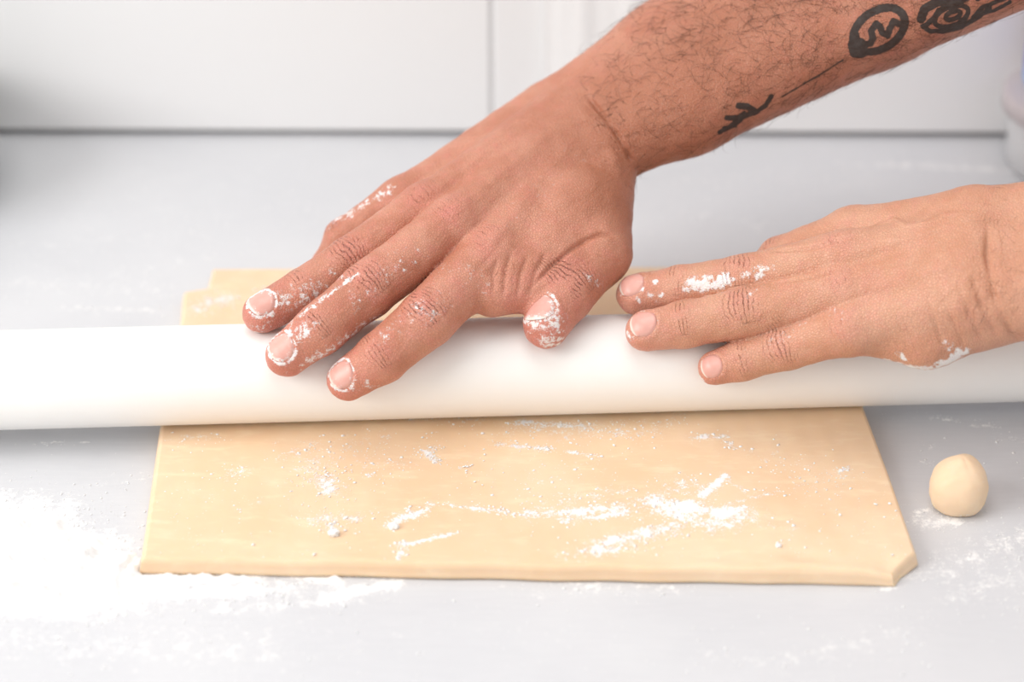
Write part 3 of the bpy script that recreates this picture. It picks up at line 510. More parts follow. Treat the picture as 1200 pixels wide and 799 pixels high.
def surface_nets(f, lo, hi, h):
    lo = np.array(lo, np.float64)
    C = 4
    nb = np.ceil((np.array(hi) - lo) / (h * C)).astype(int)
    n = nb * C + 1
    g = np.stack(np.meshgrid(*[np.arange(k) for k in nb], indexing='ij'), -1).reshape(-1, 3)
    cen = (lo + (g + 0.5) * h * C).astype(np.float32)
    act = g[np.abs(chunked(f, cen)) < h * C * 1.15]
    need = np.zeros(n, bool)
    o = np.stack(np.meshgrid(*[np.arange(C + 1)] * 3, indexing='ij'), -1).reshape(-1, 3)
    idx = (act[:, None, :] * C + o[None]).reshape(-1, 3)
    need[idx[:, 0], idx[:, 1], idx[:, 2]] = True
    D = np.full(n, 9.0, np.float32)
    w = np.argwhere(need)
    D[need] = chunked(f, (lo + w * h).astype(np.float32))
    I = np.zeros(n - 1, np.uint8); V = np.ones(n - 1, bool)
    for dx in (0, 1):
        for dy in (0, 1):
            for dz in (0, 1):
                s = np.s_[dx:n[0] - 1 + dx, dy:n[1] - 1 + dy, dz:n[2] - 1 + dz]
                I += (D[s] < 0); V &= need[s]
    cell = V & (I > 0) & (I < 8)
    c = np.argwhere(cell)
    vid = np.full(n - 1, -1, np.int64); vid[cell] = np.arange(len(c))
    acc = np.zeros((len(c), 3)); cnt = np.zeros(len(c))
    off = [(i, j, k) for i in (0, 1) for j in (0, 1) for k in (0, 1)]
    for a in off:
        for ax in range(3):
            if a[ax]: continue
            b = list(a); b[ax] = 1
            pa = c + np.array(a); pb = c + np.array(b)
            da = D[pa[:, 0], pa[:, 1], pa[:, 2]]; db = D[pb[:, 0], pb[:, 1], pb[:, 2]]
            m = (da < 0) != (db < 0)
            t = np.where(m, da / np.where(da == db, 1, da - db), 0)
            acc[m] += (pa + t[:, None] * (pb - pa))[m]; cnt[m] += 1
    verts = lo + acc / cnt[:, None] * h
    quads = []
    for ax in range(3):
        u, v = (ax + 1) % 3, (ax + 2) % 3
        sa = [slice(None)] * 3; sb = [slice(None)] * 3
        sa[ax] = slice(0, n[ax] - 1); sb[ax] = slice(1, n[ax])
        na = need[tuple(sa)] & need[tuple(sb)]
        A = D[tuple(sa)] < 0; Bn = D[tuple(sb)] < 0
        e = np.argwhere((A != Bn) & na)
        e = e[(e[:, u] > 0) & (e[:, v] > 0) & (e[:, u] < n[u] - 1) & (e[:, v] < n[v] - 1)]
        flip = ~A[e[:, 0], e[:, 1], e[:, 2]]
        q = []
        for du, dv in ((-1, -1), (0, -1), (0, 0), (-1, 0)):
            k = e.copy(); k[:, u] += du; k[:, v] += dv
            q.append(vid[k[:, 0], k[:, 1], k[:, 2]])
        q = np.stack(q, 1)
        q[flip] = q[flip][:, ::-1]
        quads.append(q[(q >= 0).all(1)])
    return verts, np.concatenate(quads)

def subdivide(verts, quads):
    nv = len(verts)
    e = np.concatenate([np.stack([quads[:, i], quads[:, (i + 1) % 4]], 1) for i in range(4)])
    e.sort(axis=1)
    key = e[:, 0] * np.int64(nv) + e[:, 1]
    uq, inv = np.unique(key, return_inverse=True)
    mid = (verts[uq // nv] + verts[uq % nv]) / 2
    fc = verts[quads].mean(1)
    nq = len(quads)
    m = [nv + inv[i * nq:(i + 1) * nq] for i in range(4)]
    f = nv + len(uq) + np.arange(nq)
    out = np.concatenate([np.stack([quads[:, i], m[i], f, m[i - 1]], 1) for i in range(4)])
    return np.concatenate([verts, mid, fc]), out

def soft_noise(p, s, seed=0):
    r = np.random.RandomState(seed)
    out = np.zeros(len(p))
    for i in range(7):
        k = r.normal(size=3); k = k / np.linalg.norm(k) * r.uniform(.7, 1.6) / s
        out += np.sin(p @ k * 6.283 + r.uniform(0, 6.283))
    return out / 4

def poly_dist(p, pts):
    """distance from points to a polyline, and the arc parameter 0..1"""
    pts = np.asarray(pts, np.float64)
    best = np.full(len(p), 1e9); par = np.zeros(len(p))
    n = len(pts) - 1
    for i in range(n):
        a, b = pts[i], pts[i + 1]
        ba = b - a; pa = p - a
        t = np.clip(pa @ ba / (ba @ ba + 1e-12), 0, 1)
        d = np.linalg.norm(pa - t[:, None] * ba, axis=1)
        m = d < best
        best[m] = d[m]; par[m] = (i + t[m]) / n
    return best, par


# ------------------------------------------------------------------ the setting: white panelled wall behind the counter
WR = R(-0.45); WALL_Y = 0.240
wall = empty('wall_back', (0, WALL_Y, 0)); tag(wall, kind='structure'); wall['label'] = 'white glossy panelled wall behind the counter'
wall.rotation_euler = (0, 0, WR)
def wall_part(name, lo, hi, mat, bevel=.001):
    v, f = box_mesh(lo, hi, bevel)
    me = bpy.data.meshes.new(name); me.from_pydata(v, [], f); me.materials.append(M[mat]); me.update()
    o = bpy.data.objects.new(name, me); COL.objects.link(o); o.parent = wall
    return o
SX = -0.0115
wall_part('backing', (-1.6, .020, -.03), (1.6, .05, 1.3), 'panel')
wall_part('panel', (-1.6, .0, .0035), (SX - .0014, .018, .75), 'panel')
wall_part('panel', (SX + .0014, .0, .0035), (1.6, .018, .75), 'panel')
wall_part('panel', (-1.6, .0, .754), (1.6, .018, 1.3), 'panel')
wall_part('seam_filler', (SX - .0016, .0012, .004), (SX + .0016, .019, .75), 'seam', 0)
wall_part('joint_strip', (-1.6, .008, -.002), (1.6, .0199, .0034), 'joint', 0)

v, f = box_mesh((-1.8, -2.2, -.94), (1.8, .4, -.90), 0)
tag(mesh_obj('floor', v, f, M['grey'], smooth=False, loc=(0, -.9, -.9)), kind='structure')

# counter: fine where the flour lies, coarse beyond
def stroke_density(X, Y, strokes, seed, wob=.5):
    D = np.zeros_like(X)
    shp = X.shape
    p = np.stack([X.ravel(), Y.ravel(), np.zeros(X.size)], 1)
    nz = (soft_noise(p, .012, seed) * wob * .55 + soft_noise(p, .004, seed + 1) * wob * .45).reshape(shp)
    for (x0, y0, x1, y1, w, s) in strokes:
        bx, by = x1 - x0, y1 - y0
        L = bx * bx + by * by + 1e-12
        mx = 4.5 * w
        sel = (X > min(x0, x1) - mx) & (X < max(x0, x1) + mx) & (Y > min(y0, y1) - mx) & (Y < max(y0, y1) + mx)
        if not sel.any(): continue
        xs, ys = X[sel], Y[sel]
        t = np.clip(((xs - x0) * bx + (ys - y0) * by) / L, 0, 1)
        d = np.hypot(xs - x0 - t * bx, ys - y0 - t * by) / w
        v = s * (.62 * np.exp(-d ** 2 * .9) + .42 * np.exp(-d * 1.1)) * (1 + nz[sel])
        D[sel] = np.maximum(D[sel], v) + .25 * np.minimum(D[sel], v)
    return np.clip(D, 0, 1.3)

def grid_lines(lo, a, b, hi, fine, coarse):
    return np.concatenate([np.arange(lo, a, coarse), np.arange(a, b, fine), np.arange(b, hi + coarse, coarse)])
gx = grid_lines(-1.6, -.34, .34, 1.6, .0016, .09)
gy = grid_lines(-.62, -.30, .20, .25, .0016, .0145)
GX, GY = np.meshgrid(gx, gy)
cd = stroke_density(GX, GY, COUNTER_STROKES, 3)
nx, ny = len(gx), len(gy)
V = np.stack([GX.ravel(), GY.ravel(), np.zeros(GX.size)], 1)
ii = (np.arange(ny - 1)[:, None] * nx + np.arange(nx - 1)[None]).ravel()
Fq = np.stack([ii, ii + 1, ii + nx + 1, ii + nx], 1)
counter = tag(empty('countertop', (0, -.2, 0)), 'long pale grey countertop dusted with flour, below the white wall', 'countertop')
mesh_obj('worktop_surface', V, Fq, M['counter'], counter, attrs={'flour': cd.ravel()})
v, f = box_mesh((gx[0], gy[0], -.04), (gx[-1], gy[-1], -.0005), 0)
mesh_obj('slab', v, f, M['grey'], counter, smooth=False)

# ------------------------------------------------------------------ dough sheet
T = .0072
def edge_curve(pts, n):
    p = np.array(pts); y = np.linspace(p[0, 1], p[-1, 1], n)
    return np.stack([np.interp(y, p[:, 1], p[:, 0]), y], 1)
nv_, nu_ = 300, 380
# rows packed tighter at both ends so that the cut edges stay crisp
def packed(n):
    s = np.linspace(0, 1, n); return s - .10 * np.sin(2 * np.pi * s) / (2 * np.pi) * 9
def remap(n):
    s = packed(n); s = (s - s[0]) / (s[-1] - s[0]); return np.clip(s, 0, 1)
vv_ = remap(nv_); uu_ = remap(nu_)
Lc = edge_curve(DOUGH_LEFT, 2000); Rc = edge_curve(DOUGH_RIGHT, 2000)
def at_v(c, v):
    s = np.linspace(0, 1, len(c)); return np.stack([np.interp(v, s, c[:, 0]), np.interp(v, s, c[:, 1])], 1)
Lp = at_v(Lc, vv_); Rp = at_v(Rc, vv_)
PX = Lp[:, None, 0] * (1 - uu_) + Rp[:, None, 0] * uu_
PY = Lp[:, None, 1] * (1 - uu_) + Rp[:, None, 1] * uu_
wave = soft_noise(np.stack([PX.ravel(), PX.ravel() * 0, PX.ravel() * 0], 1), .05, 21).reshape(PX.shape)
fr = np.clip(1 - vv_ / .12, 0, 1)[:, None]
PY = PY + wave * .0006 * fr
dist = np.minimum.reduce([
    np.abs(uu_)[None] * (Rp - Lp)[:, None, 0], (1 - uu_)[None] * (Rp - Lp)[:, None, 0],
    np.repeat(((Lp[:, 1] + Rp[:, 1]) / 2 - (Lp[0, 1] + Rp[0, 1]) / 2)[:, None], nu_, 1),
    np.repeat(((Lp[-1, 1] + Rp[-1, 1]) / 2 - (Lp[:, 1] + Rp[:, 1]) / 2)[:, None], nu_, 1)])
rho = .0024
e = np.clip(dist / rho, 0, 1)
p3 = np.stack([PX.ravel(), PY.ravel(), PX.ravel() * 0], 1)
und = (soft_noise(p3, .07, 5) * .00035 + soft_noise(p3, .018, 6) * .00012).reshape(PX.shape)
PZ = T * (.50 + .50 * np.sqrt(np.clip(1 - (1 - e) ** 2, 0, 1))) + und * e
PZ += .0007 * np.exp(-((dist - .004) / .0022) ** 2) * np.clip(wave * 1.5, 0, 1) * fr
# crushed front right corner
cx, cy = DOUGH_RIGHT[0]
PZ -= .0028 * np.exp(-(((PX - cx) / .010) ** 2 + ((PY - cy - .004) / .006) ** 2))
PZ -= .0012 * np.exp(-(((PX - cx + .035) / .010) ** 2 + ((PY - cy - .012) / .004) ** 2))
dd_ = stroke_density(PX, PY, DOUGH_STROKES, 11)
Vt = np.stack([PX.ravel(), PY.ravel(), PZ.ravel()], 1)
ring = np.concatenate([np.arange(nu_), np.arange(1, nv_) * nu_ + nu_ - 1, (nv_ - 1) * nu_ + np.arange(nu_ - 2, -1, -1), np.arange(nv_ - 2, 0, -1) * nu_])
levels = [(.62, .0004), (.25, .0006), (.0, -.0002)]
cen = Vt.mean(0)
allv = [Vt]; faces_d = []
ii = (np.arange(nv_ - 1)[:, None] * nu_ + np.arange(nu_ - 1)[None]).ravel()
faces_d.append(np.stack([ii, ii + 1, ii + nu_ + 1, ii + nu_], 1))
prev = ring; base_i = len(Vt)
for fz, out in levels:
    q = Vt[ring].copy()
    dirv = q[:, :2] - cen[:2]; dirv /= np.linalg.norm(dirv, axis=1, keepdims=True)
    q[:, :2] += dirv * out * 1.6
    q[:, 2] = Vt[ring][:, 2] * fz + .0001
    allv.append(q)
    cur = base_i + np.arange(len(ring)); base_i += len(ring)
    faces_d.append(np.stack([prev, cur, np.roll(cur, -1), np.roll(prev, -1)], 1))
    prev = cur
Vd = np.concatenate(allv); Fd = np.concatenate(faces_d)
fa = np.zeros(len(Vd)); fa[:len(Vt)] = dd_.ravel()
dough = mesh_obj('dough_sheet', Vd, Fd, M['dough'], loc=(float(cen[0]), float(cen[1]), 0), attrs={'flour': fa})
tag(dough, 'flat rolled-out sheet of pale yellow dough under the rolling pin', 'dough')

# ------------------------------------------------------------------ rolling pin
A0 = np.array(PIN_A); A1 = np.array(PIN_B); PR = PIN_R
ax = (A1 - A0); Lpin = np.linalg.norm(ax); ax /= Lpin
e1 = np.cross(ax, (0, 0, 1)); e1 /= np.linalg.norm(e1); e2 = np.cross(e1, ax)
seg = 96
st_ = np.concatenate([[0, .0006, .002, .004], np.linspace(.01, Lpin - .01, 320), [Lpin - .004, Lpin - .002, Lpin - .0006, Lpin]])
ins = np.concatenate([[.004, .0022, .0007, .0001], np.zeros(320), [.0001, .0007, .0022, .004]])
ang = np.linspace(0, 2 * np.pi, seg, endpoint=False)
Vp = (A0 + ax * st_[:, None])[:, None] + ((PR - ins)[:, None, None] * (np.cos(ang)[None, :, None] * e1 + np.sin(ang)[None, :, None] * e2))
ns = len(st_)
i0 = (np.arange(ns - 1)[:, None] * seg + np.arange(seg)[None]); i1 = np.arange(ns - 1)[:, None] * seg + (np.arange(seg)[None] + 1) % seg
Fp = np.stack([i0.ravel(), i1.ravel(), i1.ravel() + seg, i0.ravel() + seg], 1)[:, ::-1]
Vp = Vp.reshape(-1, 3)
stain = np.zeros(len(Vp))
for c, r in PIN_STAINS:
    stain = np.maximum(stain, np.exp(-(np.linalg.norm(Vp - np.array(c), axis=1) / r) ** 2))
faces_p = [tuple(q) for q in Fp.tolist()] + [tuple(range(seg)), tuple((ns - 1) * seg + i for i in range(seg))[::-1]]
pin = mesh_obj('rolling_pin', Vp, faces_p, M['pin'], loc=tuple((A0 + A1) / 2), attrs={'stain': stain})
tag(pin, 'long smooth white plastic rolling pin lying across the dough under both hands', 'rolling pin')

# ------------------------------------------------------------------ ball of dough
def icosphere(sub):
    import bmesh
    bm = bmesh.new(); bmesh.ops.create_icosphere(bm, subdivisions=sub, radius=1)
    bm.verts.ensure_lookup_table()
    v = np.array([q.co[:] for q in bm.verts]); f = np.array([[q.index for q in fa.verts] for fa in bm.faces]); bm.free()
    return v, f
v, f = icosphere(5)
r = .0128
d = v / np.linalg.norm(v, axis=1, keepdims=True)
rad = (np.abs(d) ** 2.5).sum(1) ** (-1 / 2.5) * .96 + .065 * soft_noise(d, 1.5, 31) + .014 * soft_noise(d, .5, 32)
rad += .11 * np.exp(-((d[:, 0] + .08) ** 2 + (d[:, 1] + .1) ** 2) / .16) * (d[:, 2] > 0)          # pinched top
ph = np.arctan2(d[:, 1], d[:, 0])
rad -= .03 * np.exp(-((ph + 1.0 + .25 * d[:, 2]) / .22) ** 2) * np.clip(d[:, 2] + .2, 0, 1)                      # fold line
bv = d * (rad * r)[:, None]
bv[:, :2] *= (1 - .22 * np.clip(d[:, 2] - .1, 0, 1) ** 1.4)[:, None]; bv[:, 2] *= np.where(d[:, 2] > 0, 1.10, 1)
zb = bv[:, 2]
bv[:, 2] = np.where(zb < -.72 * r, -.72 * r + (zb + .72 * r) * .12, zb)
bv[:, 2] -= bv[:, 2].min()
ball = mesh_obj('dough_ball', bv + np.array(BALL), f, M['dough'], loc=BALL, attrs={'flour': np.where(bv[:, 2] < .003, .28, .08)})
tag(ball, 'small round ball of pale dough resting on the counter beside the dough sheet', 'dough')

# ------------------------------------------------------------------ the person: two hands pressing on the pin
person = tag(empty('person', PERSON_AT), 'person pressing the rolling pin with two flour-dusted hands, one forearm tattooed', 'person')
person['_base'] = PERSON_AT

def nail_frame(F):
    P_, n = [np.array(q) for q in F['pts']], np.array(F['dorsal'])
    a = unit(P_[-1] - P_[-2]); n = unit(n - a * (n @ a)); l = np.cross(n, a)
    return P_[-1], a, n, l, F['rad'][-1]

def build_arm(spec, name, matname, hair_n, hair_seed, lab):
    arm = Arm(spec)
    lo, hi = spec['box']
    V, Q = surface_nets(arm, lo, hi, spec['voxel'])
    V, Q = subdivide(V, Q)
    p = V.astype(np.float32)
    nrm = np.concatenate([gradient(arm, p[i:i + 200000]) for i in range(0, len(p), 200000)])
    for _ in range(2):
        p = p - np.clip(chunked(arm, p), -.1, .1)[:, None] * nrm
    nrm = nrm.astype(np.float64)
    p = p.astype(np.float64)
    disp = .018 * soft_noise(p, 1.1, 3) + .007 * soft_noise(p, .35, 4)
    flour = np.zeros(len(p)); red = np.zeros(len(p)); tan = np.zeros(len(p)); crease = np.zeros((len(p), 3))
    def near(c, r): return np.where(((p - np.array(c)) ** 2).sum(1) < r * r)[0]
    # joints: wrinkles, knuckles, redness
    for (c, a, n, s_scale, sig, wsig, strg) in spec['joints']:
        c, a, n = np.array(c), np.array(a), np.array(n); l = np.cross(n, a)
        k = near(c, 3.2 * max(sig, wsig) + .6)
        q = p[k] - c
        s, w, h = q @ a, q @ l, q @ n
        face = np.clip((nrm[k] @ n - .05) / .5, 0, 1)
        m = strg * np.exp(-(s / sig) ** 2 - (w / wsig) ** 2) * face * (h > -.3)
        b = m > crease[k, 2]
        crease[k[b]] = np.stack([s * s_scale, w, m], 1)[b]
    for (c, r, v) in spec['red']:
        k = near(c, 2.5 * r); red[k] = np.maximum(red[k], v * np.exp(-((p[k] - np.array(c)) ** 2).sum(1) / r ** 2))
    for (pts, r, v) in spec['tan']:
        d, _ = poly_dist(p, pts); tan = np.maximum(tan, v * np.exp(-(d / r) ** 2))
    for (pts, r, v) in spec['flour']:
        d, _ = poly_dist(p, pts) if len(pts) > 1 else (np.linalg.norm(p - np.array(pts[0]), axis=1), 0)
        flour = np.maximum(flour, v * np.exp(-(d / r) ** 2))
    flour *= np.clip(1.0 + .50 * soft_noise(p, .45, 12) + .30 * soft_noise(p, .16, 13), .35, 1.4)
    for (pts, amp, wd) in spec['folds']:
        d, u = poly_dist(p, pts)
        disp += amp * np.exp(-(d / wd) ** 2) * np.clip(np.minimum(u, 1 - u) * 6 + .25, 0, 1)
    # nails: a bed pressed into the fingertip, a raised fold of skin round it, flour caught in the rim
    for fn, F in spec['fingers'].items():
        if 'nail' not in F: continue
        tip, a, n, l, r = nail_frame(F)
        W, L, back, fwd, ringf = F['nail']
        k = near(tip, 2.4)
        q = p[k] - tip
        u = (q @ l) / (W / 2); v_ = (q @ a - (fwd - L / 2)) / (L / 2); h = q @ n
        e_ = (np.abs(u) ** 2.2 + np.abs(v_) ** 2.2) ** (1 / 2.2)
        up_ = np.clip((nrm[k] @ n - .0) / .35, 0, 1) * (h > 0) * (np.abs(arm.finger(p[k].astype(np.float32), F)) < .07)
        disp[k] -= .035 * np.clip((1.06 - e_) / .12, 0, 1) * up_
        disp[k] += .030 * np.exp(-((e_ - 1.22) / .13) ** 2) * up_ * np.clip(.9 - v_, 0, 1)
        flour[k] = np.maximum(flour[k], ringf * np.clip(.85 + .4 * soft_noise(p[k], .5, 14) + .3 * soft_noise(p[k], .15, 15), .1, 1.3) * np.exp(-((e_ - 1.10) / .12) ** 2) * up_)
    p2 = p + disp[:, None] * nrm
    o = mesh_obj(name, p2 * .01, Q, M[matname], person, loc=tuple(np.array(spec['origin']) * .01),
                 attrs={'flour': flour, 'red': red, 'tan': tan, 'crease': crease})
    o['_base'] = tuple(np.array(spec['origin']) * .01)
    o['label'] = lab
    # fingernails
    for fn, F in spec['fingers'].items():
        if 'nail' not in F: continue
        tip, a, n, l, r = nail_frame(F)
        W, L, back, fwd, ringf = F['nail']
        nu, nv = 19, 23
        uu = np.linspace(-1, 1, nu); vv = np.linspace(-1, 1, nv)
        UU, VV = np.meshgrid(uu, vv)
        # squircle to disc-like outline
        su = UU * np.sqrt(1 - .46 * VV ** 2); sv = VV * np.sqrt(1 - .44 * UU ** 2)
        o_ = tip + l * (su * W / 2)[..., None] + a * (sv * L / 2 + fwd - L / 2)[..., None] + n * (r + .45)
        own = lambda q_: arm.finger(np.asarray(q_, np.float32), F)
        hit = raymarch(own, o_.reshape(-1, 3), np.repeat(-n[None], UU.size, 0), 60, 9).reshape(nv, nu, 3)
        # beyond the tip the nail carries on straight
        for j in range(nv):
            bad = np.isnan(hit[j, :, 0]) | (((hit[j] - tip) @ n) < -.1)
            if j and bad.any():
                hit[j, bad] = hit[j - 1, bad] + a * (L / (nv - 1)) - n * .012
        e_ = (np.abs(UU) ** 3 + np.abs(VV) ** 3) ** (1 / 3)
        top = hit + n * (.030 + .012 * (1 - UU ** 2))[..., None] - n * (.055 * np.clip((e_ - .9) / .1, 0, 1))[..., None] * (VV < .6)[..., None]
        tv = top.reshape(-1, 3); bv_ = tv - n * .05
        idx = np.arange(nu * nv).reshape(nv, nu)
        ft = np.stack([idx[:-1, :-1], idx[:-1, 1:], idx[1:, 1:], idx[1:, :-1]], -1).reshape(-1, 4)
        rim = np.concatenate([idx[0, :-1], idx[:-1, -1], idx[-1, :0:-1], idx[:0:-1, 0]])
        nx_ = np.roll(rim, -1); N_ = nu * nv
        fs = np.stack([rim, rim + N_, nx_ + N_, nx_], 1)
        fall = np.concatenate([ft, ft[:, ::-1] + N_, fs])
        if np.dot(np.cross(tv[1] - tv[0], tv[nu] - tv[0]), n) < 0: fall = fall[:, ::-1]
        edge = np.tile(((VV + 1) / 2).ravel(), 2)
        fl = np.tile((F['nailflour'] * np.clip((e_ - .35) / .6, .15, 1)).ravel(), 2)
        nb_ = mesh_obj('fingernail', np.concatenate([tv, bv_]) * .01, fall, M['nail'], o, loc=tuple(tip * .01), attrs={'edge': edge, 'flour': fl})
    # body hair on the forearm
    if hair_n:
        rs = np.random.RandomState(hair_seed)
        Hs = []
        for (c0, c1, rad_in, n_h, ln, wid, dens) in spec['hair']:
            c0, c1 = np.array(c0), np.array(c1); axv = unit(c1 - c0); LL = np.linalg.norm(c1 - c0)
            t = (p - c0) @ axv
            k = np.where((t > 0) & (t < LL))[0]
            outw = nrm[k] @ unit(spec['hair_side'])
            k = k[outw > rs.uniform(-.3, .35, len(k))]
            # thin out towards the wrist
            tt = (p[k] - c0) @ axv / LL
            k = k[rs.uniform(0, 1, len(k)) < dens + (1 - dens) * np.clip(tt * 1.7, 0, 1)]
            k = rs.choice(k, n_h, replace=False)
            side = np.cross(nrm[k], axv); side /= np.linalg.norm(side, axis=1, keepdims=True)
            an = rs.normal(.55, .75, n_h)
            d0 = -axv * np.cos(an)[:, None] + side * np.sin(an)[:, None] * spec['hair_turn']
            d0 -= nrm[k] * np.einsum('ij,ij->i', d0, nrm[k])[:, None]
            curl = rs.normal(0, 1.7, n_h)
            ln_ = ln * rs.uniform(.45, 1.15, n_h)
            cur = p2[k] - nrm[k] * .01; dr = d0.copy(); rings = []
            NS = 6
            for sI in range(NS):
                f = sI / (NS - 1)
                w = wid * (1 - .75 * f)
                tb = np.cross(dr, nrm[k]); tb /= np.linalg.norm(tb, axis=1, keepdims=True) + 1e-9
                rg = np.stack([cur + tb * w, cur - tb * w * .5 + nrm[k] * w * .87, cur - tb * w * .5 - nrm[k] * w * .87], 1)
                rings.append(rg)
                ca, sa = np.cos(curl / NS)[:, None], np.sin(curl / NS)[:, None]
                dr = dr * ca + np.cross(nrm[k], dr) * sa
                lift = (.30 - .42 * f)
                cur = cur + (dr + nrm[k] * lift) * (ln_ / NS)[:, None]
            Hs.append(np.stack(rings, 1))
        H = np.concatenate(Hs); n_t = len(H); NS = H.shape[1]
        basei = (np.arange(n_t) * NS * 3)[:, None, None, None]
        si = np.arange(NS - 1)[None, :, None, None] * 3; ci = np.arange(3)[None, None, :, None]
        cj = (ci + 1) % 3
        fq = np.concatenate([basei + si + ci, basei + si + cj, basei + si + 3 + cj, basei + si + 3 + ci], -1).reshape(-1, 4)
        tag(mesh_obj('arm_hair', H.reshape(-1, 3) * .01, fq, M['hair'], o, loc=o['_base']), kind='stuff')
    # tattoos: ink lying in the skin, laid on along a fixed direction
    for (org, ex, ey, dr, items) in spec['tattoos']:
        org, ex, ey, dr = map(np.array, (org, ex, ey, dr))
        for strokes, tlab in items:
            xs = [q[0] for s_ in strokes for q in s_[0]]; ys = [q[1] for s_ in strokes for q in s_[0]]
            pad = max(s_[1] for s_ in strokes) + 1
            st = .5
            U, W2 = np.meshgrid(np.arange(min(xs) - pad, max(xs) + pad, st), np.arange(min(ys) - pad, max(ys) + pad, st))
            flat = np.stack([U.ravel(), W2.ravel(), U.ravel() * 0], 1)
            dmin = np.full(U.size, 9.)
            for pts, wd in strokes:
                d, _ = poly_dist(flat, [(x, y, 0) for x, y in pts]); dmin = np.minimum(dmin, d - wd / 2)
            dmin = (dmin + .35 * soft_noise(flat, 5., 9)).reshape(U.shape)
            # only where there is ink
            fm = (dmin[:-1, :-1] + dmin[1:, :-1] + dmin[:-1, 1:] + dmin[1:, 1:]) / 4 < 0
            if not fm.any(): continue
            ny_, nx2 = U.shape
            i2 = (np.arange(ny_ - 1)[:, None] * nx2 + np.arange(nx2 - 1)[None])[fm]
            fq = np.stack([i2, i2 + 1, i2 + nx2 + 1, i2 + nx2], 1)
            uq, inv = np.unique(fq, return_inverse=True)
            start = org + flat[uq, :1] * ex + flat[uq, 1:2] * ey - dr * 6
            hit = raymarch(arm, start, np.repeat(dr[None], len(start), 0), 70, 14, .9)
            good = ~np.isnan(hit[:, 0]); good[good] &= np.abs(arm(hit[good].astype(np.float32))) < .02
            hit[~good] = 0
            gN = gradient(arm, hit.astype(np.float32)).astype(np.float64)
            dz = .018 * soft_noise(hit, 1.1, 3) + .007 * soft_noise(hit, .35, 4)
            hit = hit + gN * (dz + .006)[:, None]
            fq = inv.reshape(-1, 4); fq = fq[good[fq].all(1)]
            if np.mean(np.einsum('ij,ij->i', np.cross(hit[fq[:, 1]] - hit[fq[:, 0]], hit[fq[:, 2]] - hit[fq[:, 0]]), gN[fq[:, 0]])) < 0: fq = fq[:, ::-1]
            u2, inv2 = np.unique(fq, return_inverse=True)
            tt = mesh_obj('tattoo', hit[u2] * .01, inv2.reshape(-1, 4), M['ink'], o, loc=o['_base'])
            tt['label'] = tlab
    return o

build_arm(RIGHT_ARM, 'arm', 'skin_r', True, 4, 'tanned hairy right forearm and hand with spread floury fingers')
build_arm(LEFT_ARM, 'arm', 'skin_l_lit', True, 5, 'left hand, skin colour lightened as if brighter lit, laid flat along the pin, flour on its fingers')


# ------------------------------------------------------------------ loose flour: grains and clumps
gv, gf = icosphere(1)
def grains(name, strokes, n, zf, label, seed, spread=1.0, extra=None, inside=None, smin_=.00013, smax_=.0008):
    rs = np.random.RandomState(seed)
    S = np.array(strokes)
    wgt = (np.hypot(S[:, 2] - S[:, 0], S[:, 3] - S[:, 1]) + 2 * S[:, 4]) * S[:, 4] ** .5 * S[:, 5] ** 1.5
    k = rs.choice(len(S), n, p=wgt / wgt.sum())
    t = rs.uniform(-.1, 1.1, n)
    pts = S[k, :2] + (S[k, 2:4] - S[k, :2]) * t[:, None] + rs.normal(size=(n, 2)) * (S[k, 4] * .8 * spread)[:, None]
    if extra is not None:
        pts = np.concatenate([pts, extra(rs)])
    if inside is not None:
        pts = pts[inside(pts)]
    n = len(pts)
    r = np.clip(smin_ * np.exp(np.abs(rs.normal(0, .75, n))), 0, smax_)
    sc = rs.uniform(.7, 1.3, (n, 1, 3)) * r[:, None, None]
    v = gv[None] * sc * (1 + .25 * rs.normal(size=(n, len(gv), 1)).clip(-1, 1))
    a = rs.uniform(0, 6.28, n); ca, sa = np.cos(a)[:, None], np.sin(a)[:, None]
    x, y = v[..., 0] * ca - v[..., 1] * sa, v[..., 0] * sa + v[..., 1] * ca
    v = np.stack([x + pts[:, None, 0], y + pts[:, None, 1], np.maximum(v[..., 2] * .5 + (r * .35)[:, None], .00002) + zf(pts)[:, None]], -1)
    F = (gf[None] + (np.arange(n) * len(gv))[:, None, None]).reshape(-1, 3)
    o = mesh_obj(name, v.reshape(-1, 3), F, M['flour'], loc=(float(pts[:, 0].mean()), float(pts[:, 1].mean()), 0))
    return tag(o, label, 'flour', kind='stuff')

def in_dough(p, pad=.003):
    y = p[:, 1]
    xl = np.interp(y, Lp[:, 1], Lp[:, 0]); xr = np.interp(y, Rp[:, 1], Rp[:, 0])
    yf = np.interp(p[:, 0], [Lp[0, 0], Rp[0, 0]], [Lp[0, 1], Rp[0, 1]])
    return (p[:, 0] > xl + pad) & (p[:, 0] < xr - pad) & (y > yf + pad) & (y < Lp[-1, 1] - pad)
def off_pin(p):
    yc = np.interp(p[:, 0], [A0[0], A1[0]], [A0[1], A1[1]])
    return np.abs(p[:, 1] - yc) > .012
x_lo, x_hi = Lp[:, 0].min(), Rp[:, 0].max()
grains('flour_dusting', DOUGH_STROKES, 6000, lambda p: np.full(len(p), T - .0001), 'fine white flour dusting and specks scattered over the dough sheet', 5, 1.15,
       extra=lambda rs: np.stack([rs.uniform(x_lo, x_hi, 1000), rs.uniform(Lp[0, 1], PIN_A[1], 1000)], 1), inside=lambda p: in_dough(p) & off_pin(p))
grains('flour_dusting', COUNTER_STROKES, 5200, lambda p: np.zeros(len(p)), 'white flour specks strewn over the grey countertop around the dough', 6, 1.25,
       extra=lambda rs: np.stack([rs.uniform(-.30, .34, 900), rs.uniform(-.28, .20, 900)], 1), inside=lambda p: ~in_dough(p, -.002) & (p[:, 1] < .25), smax_=.00055)

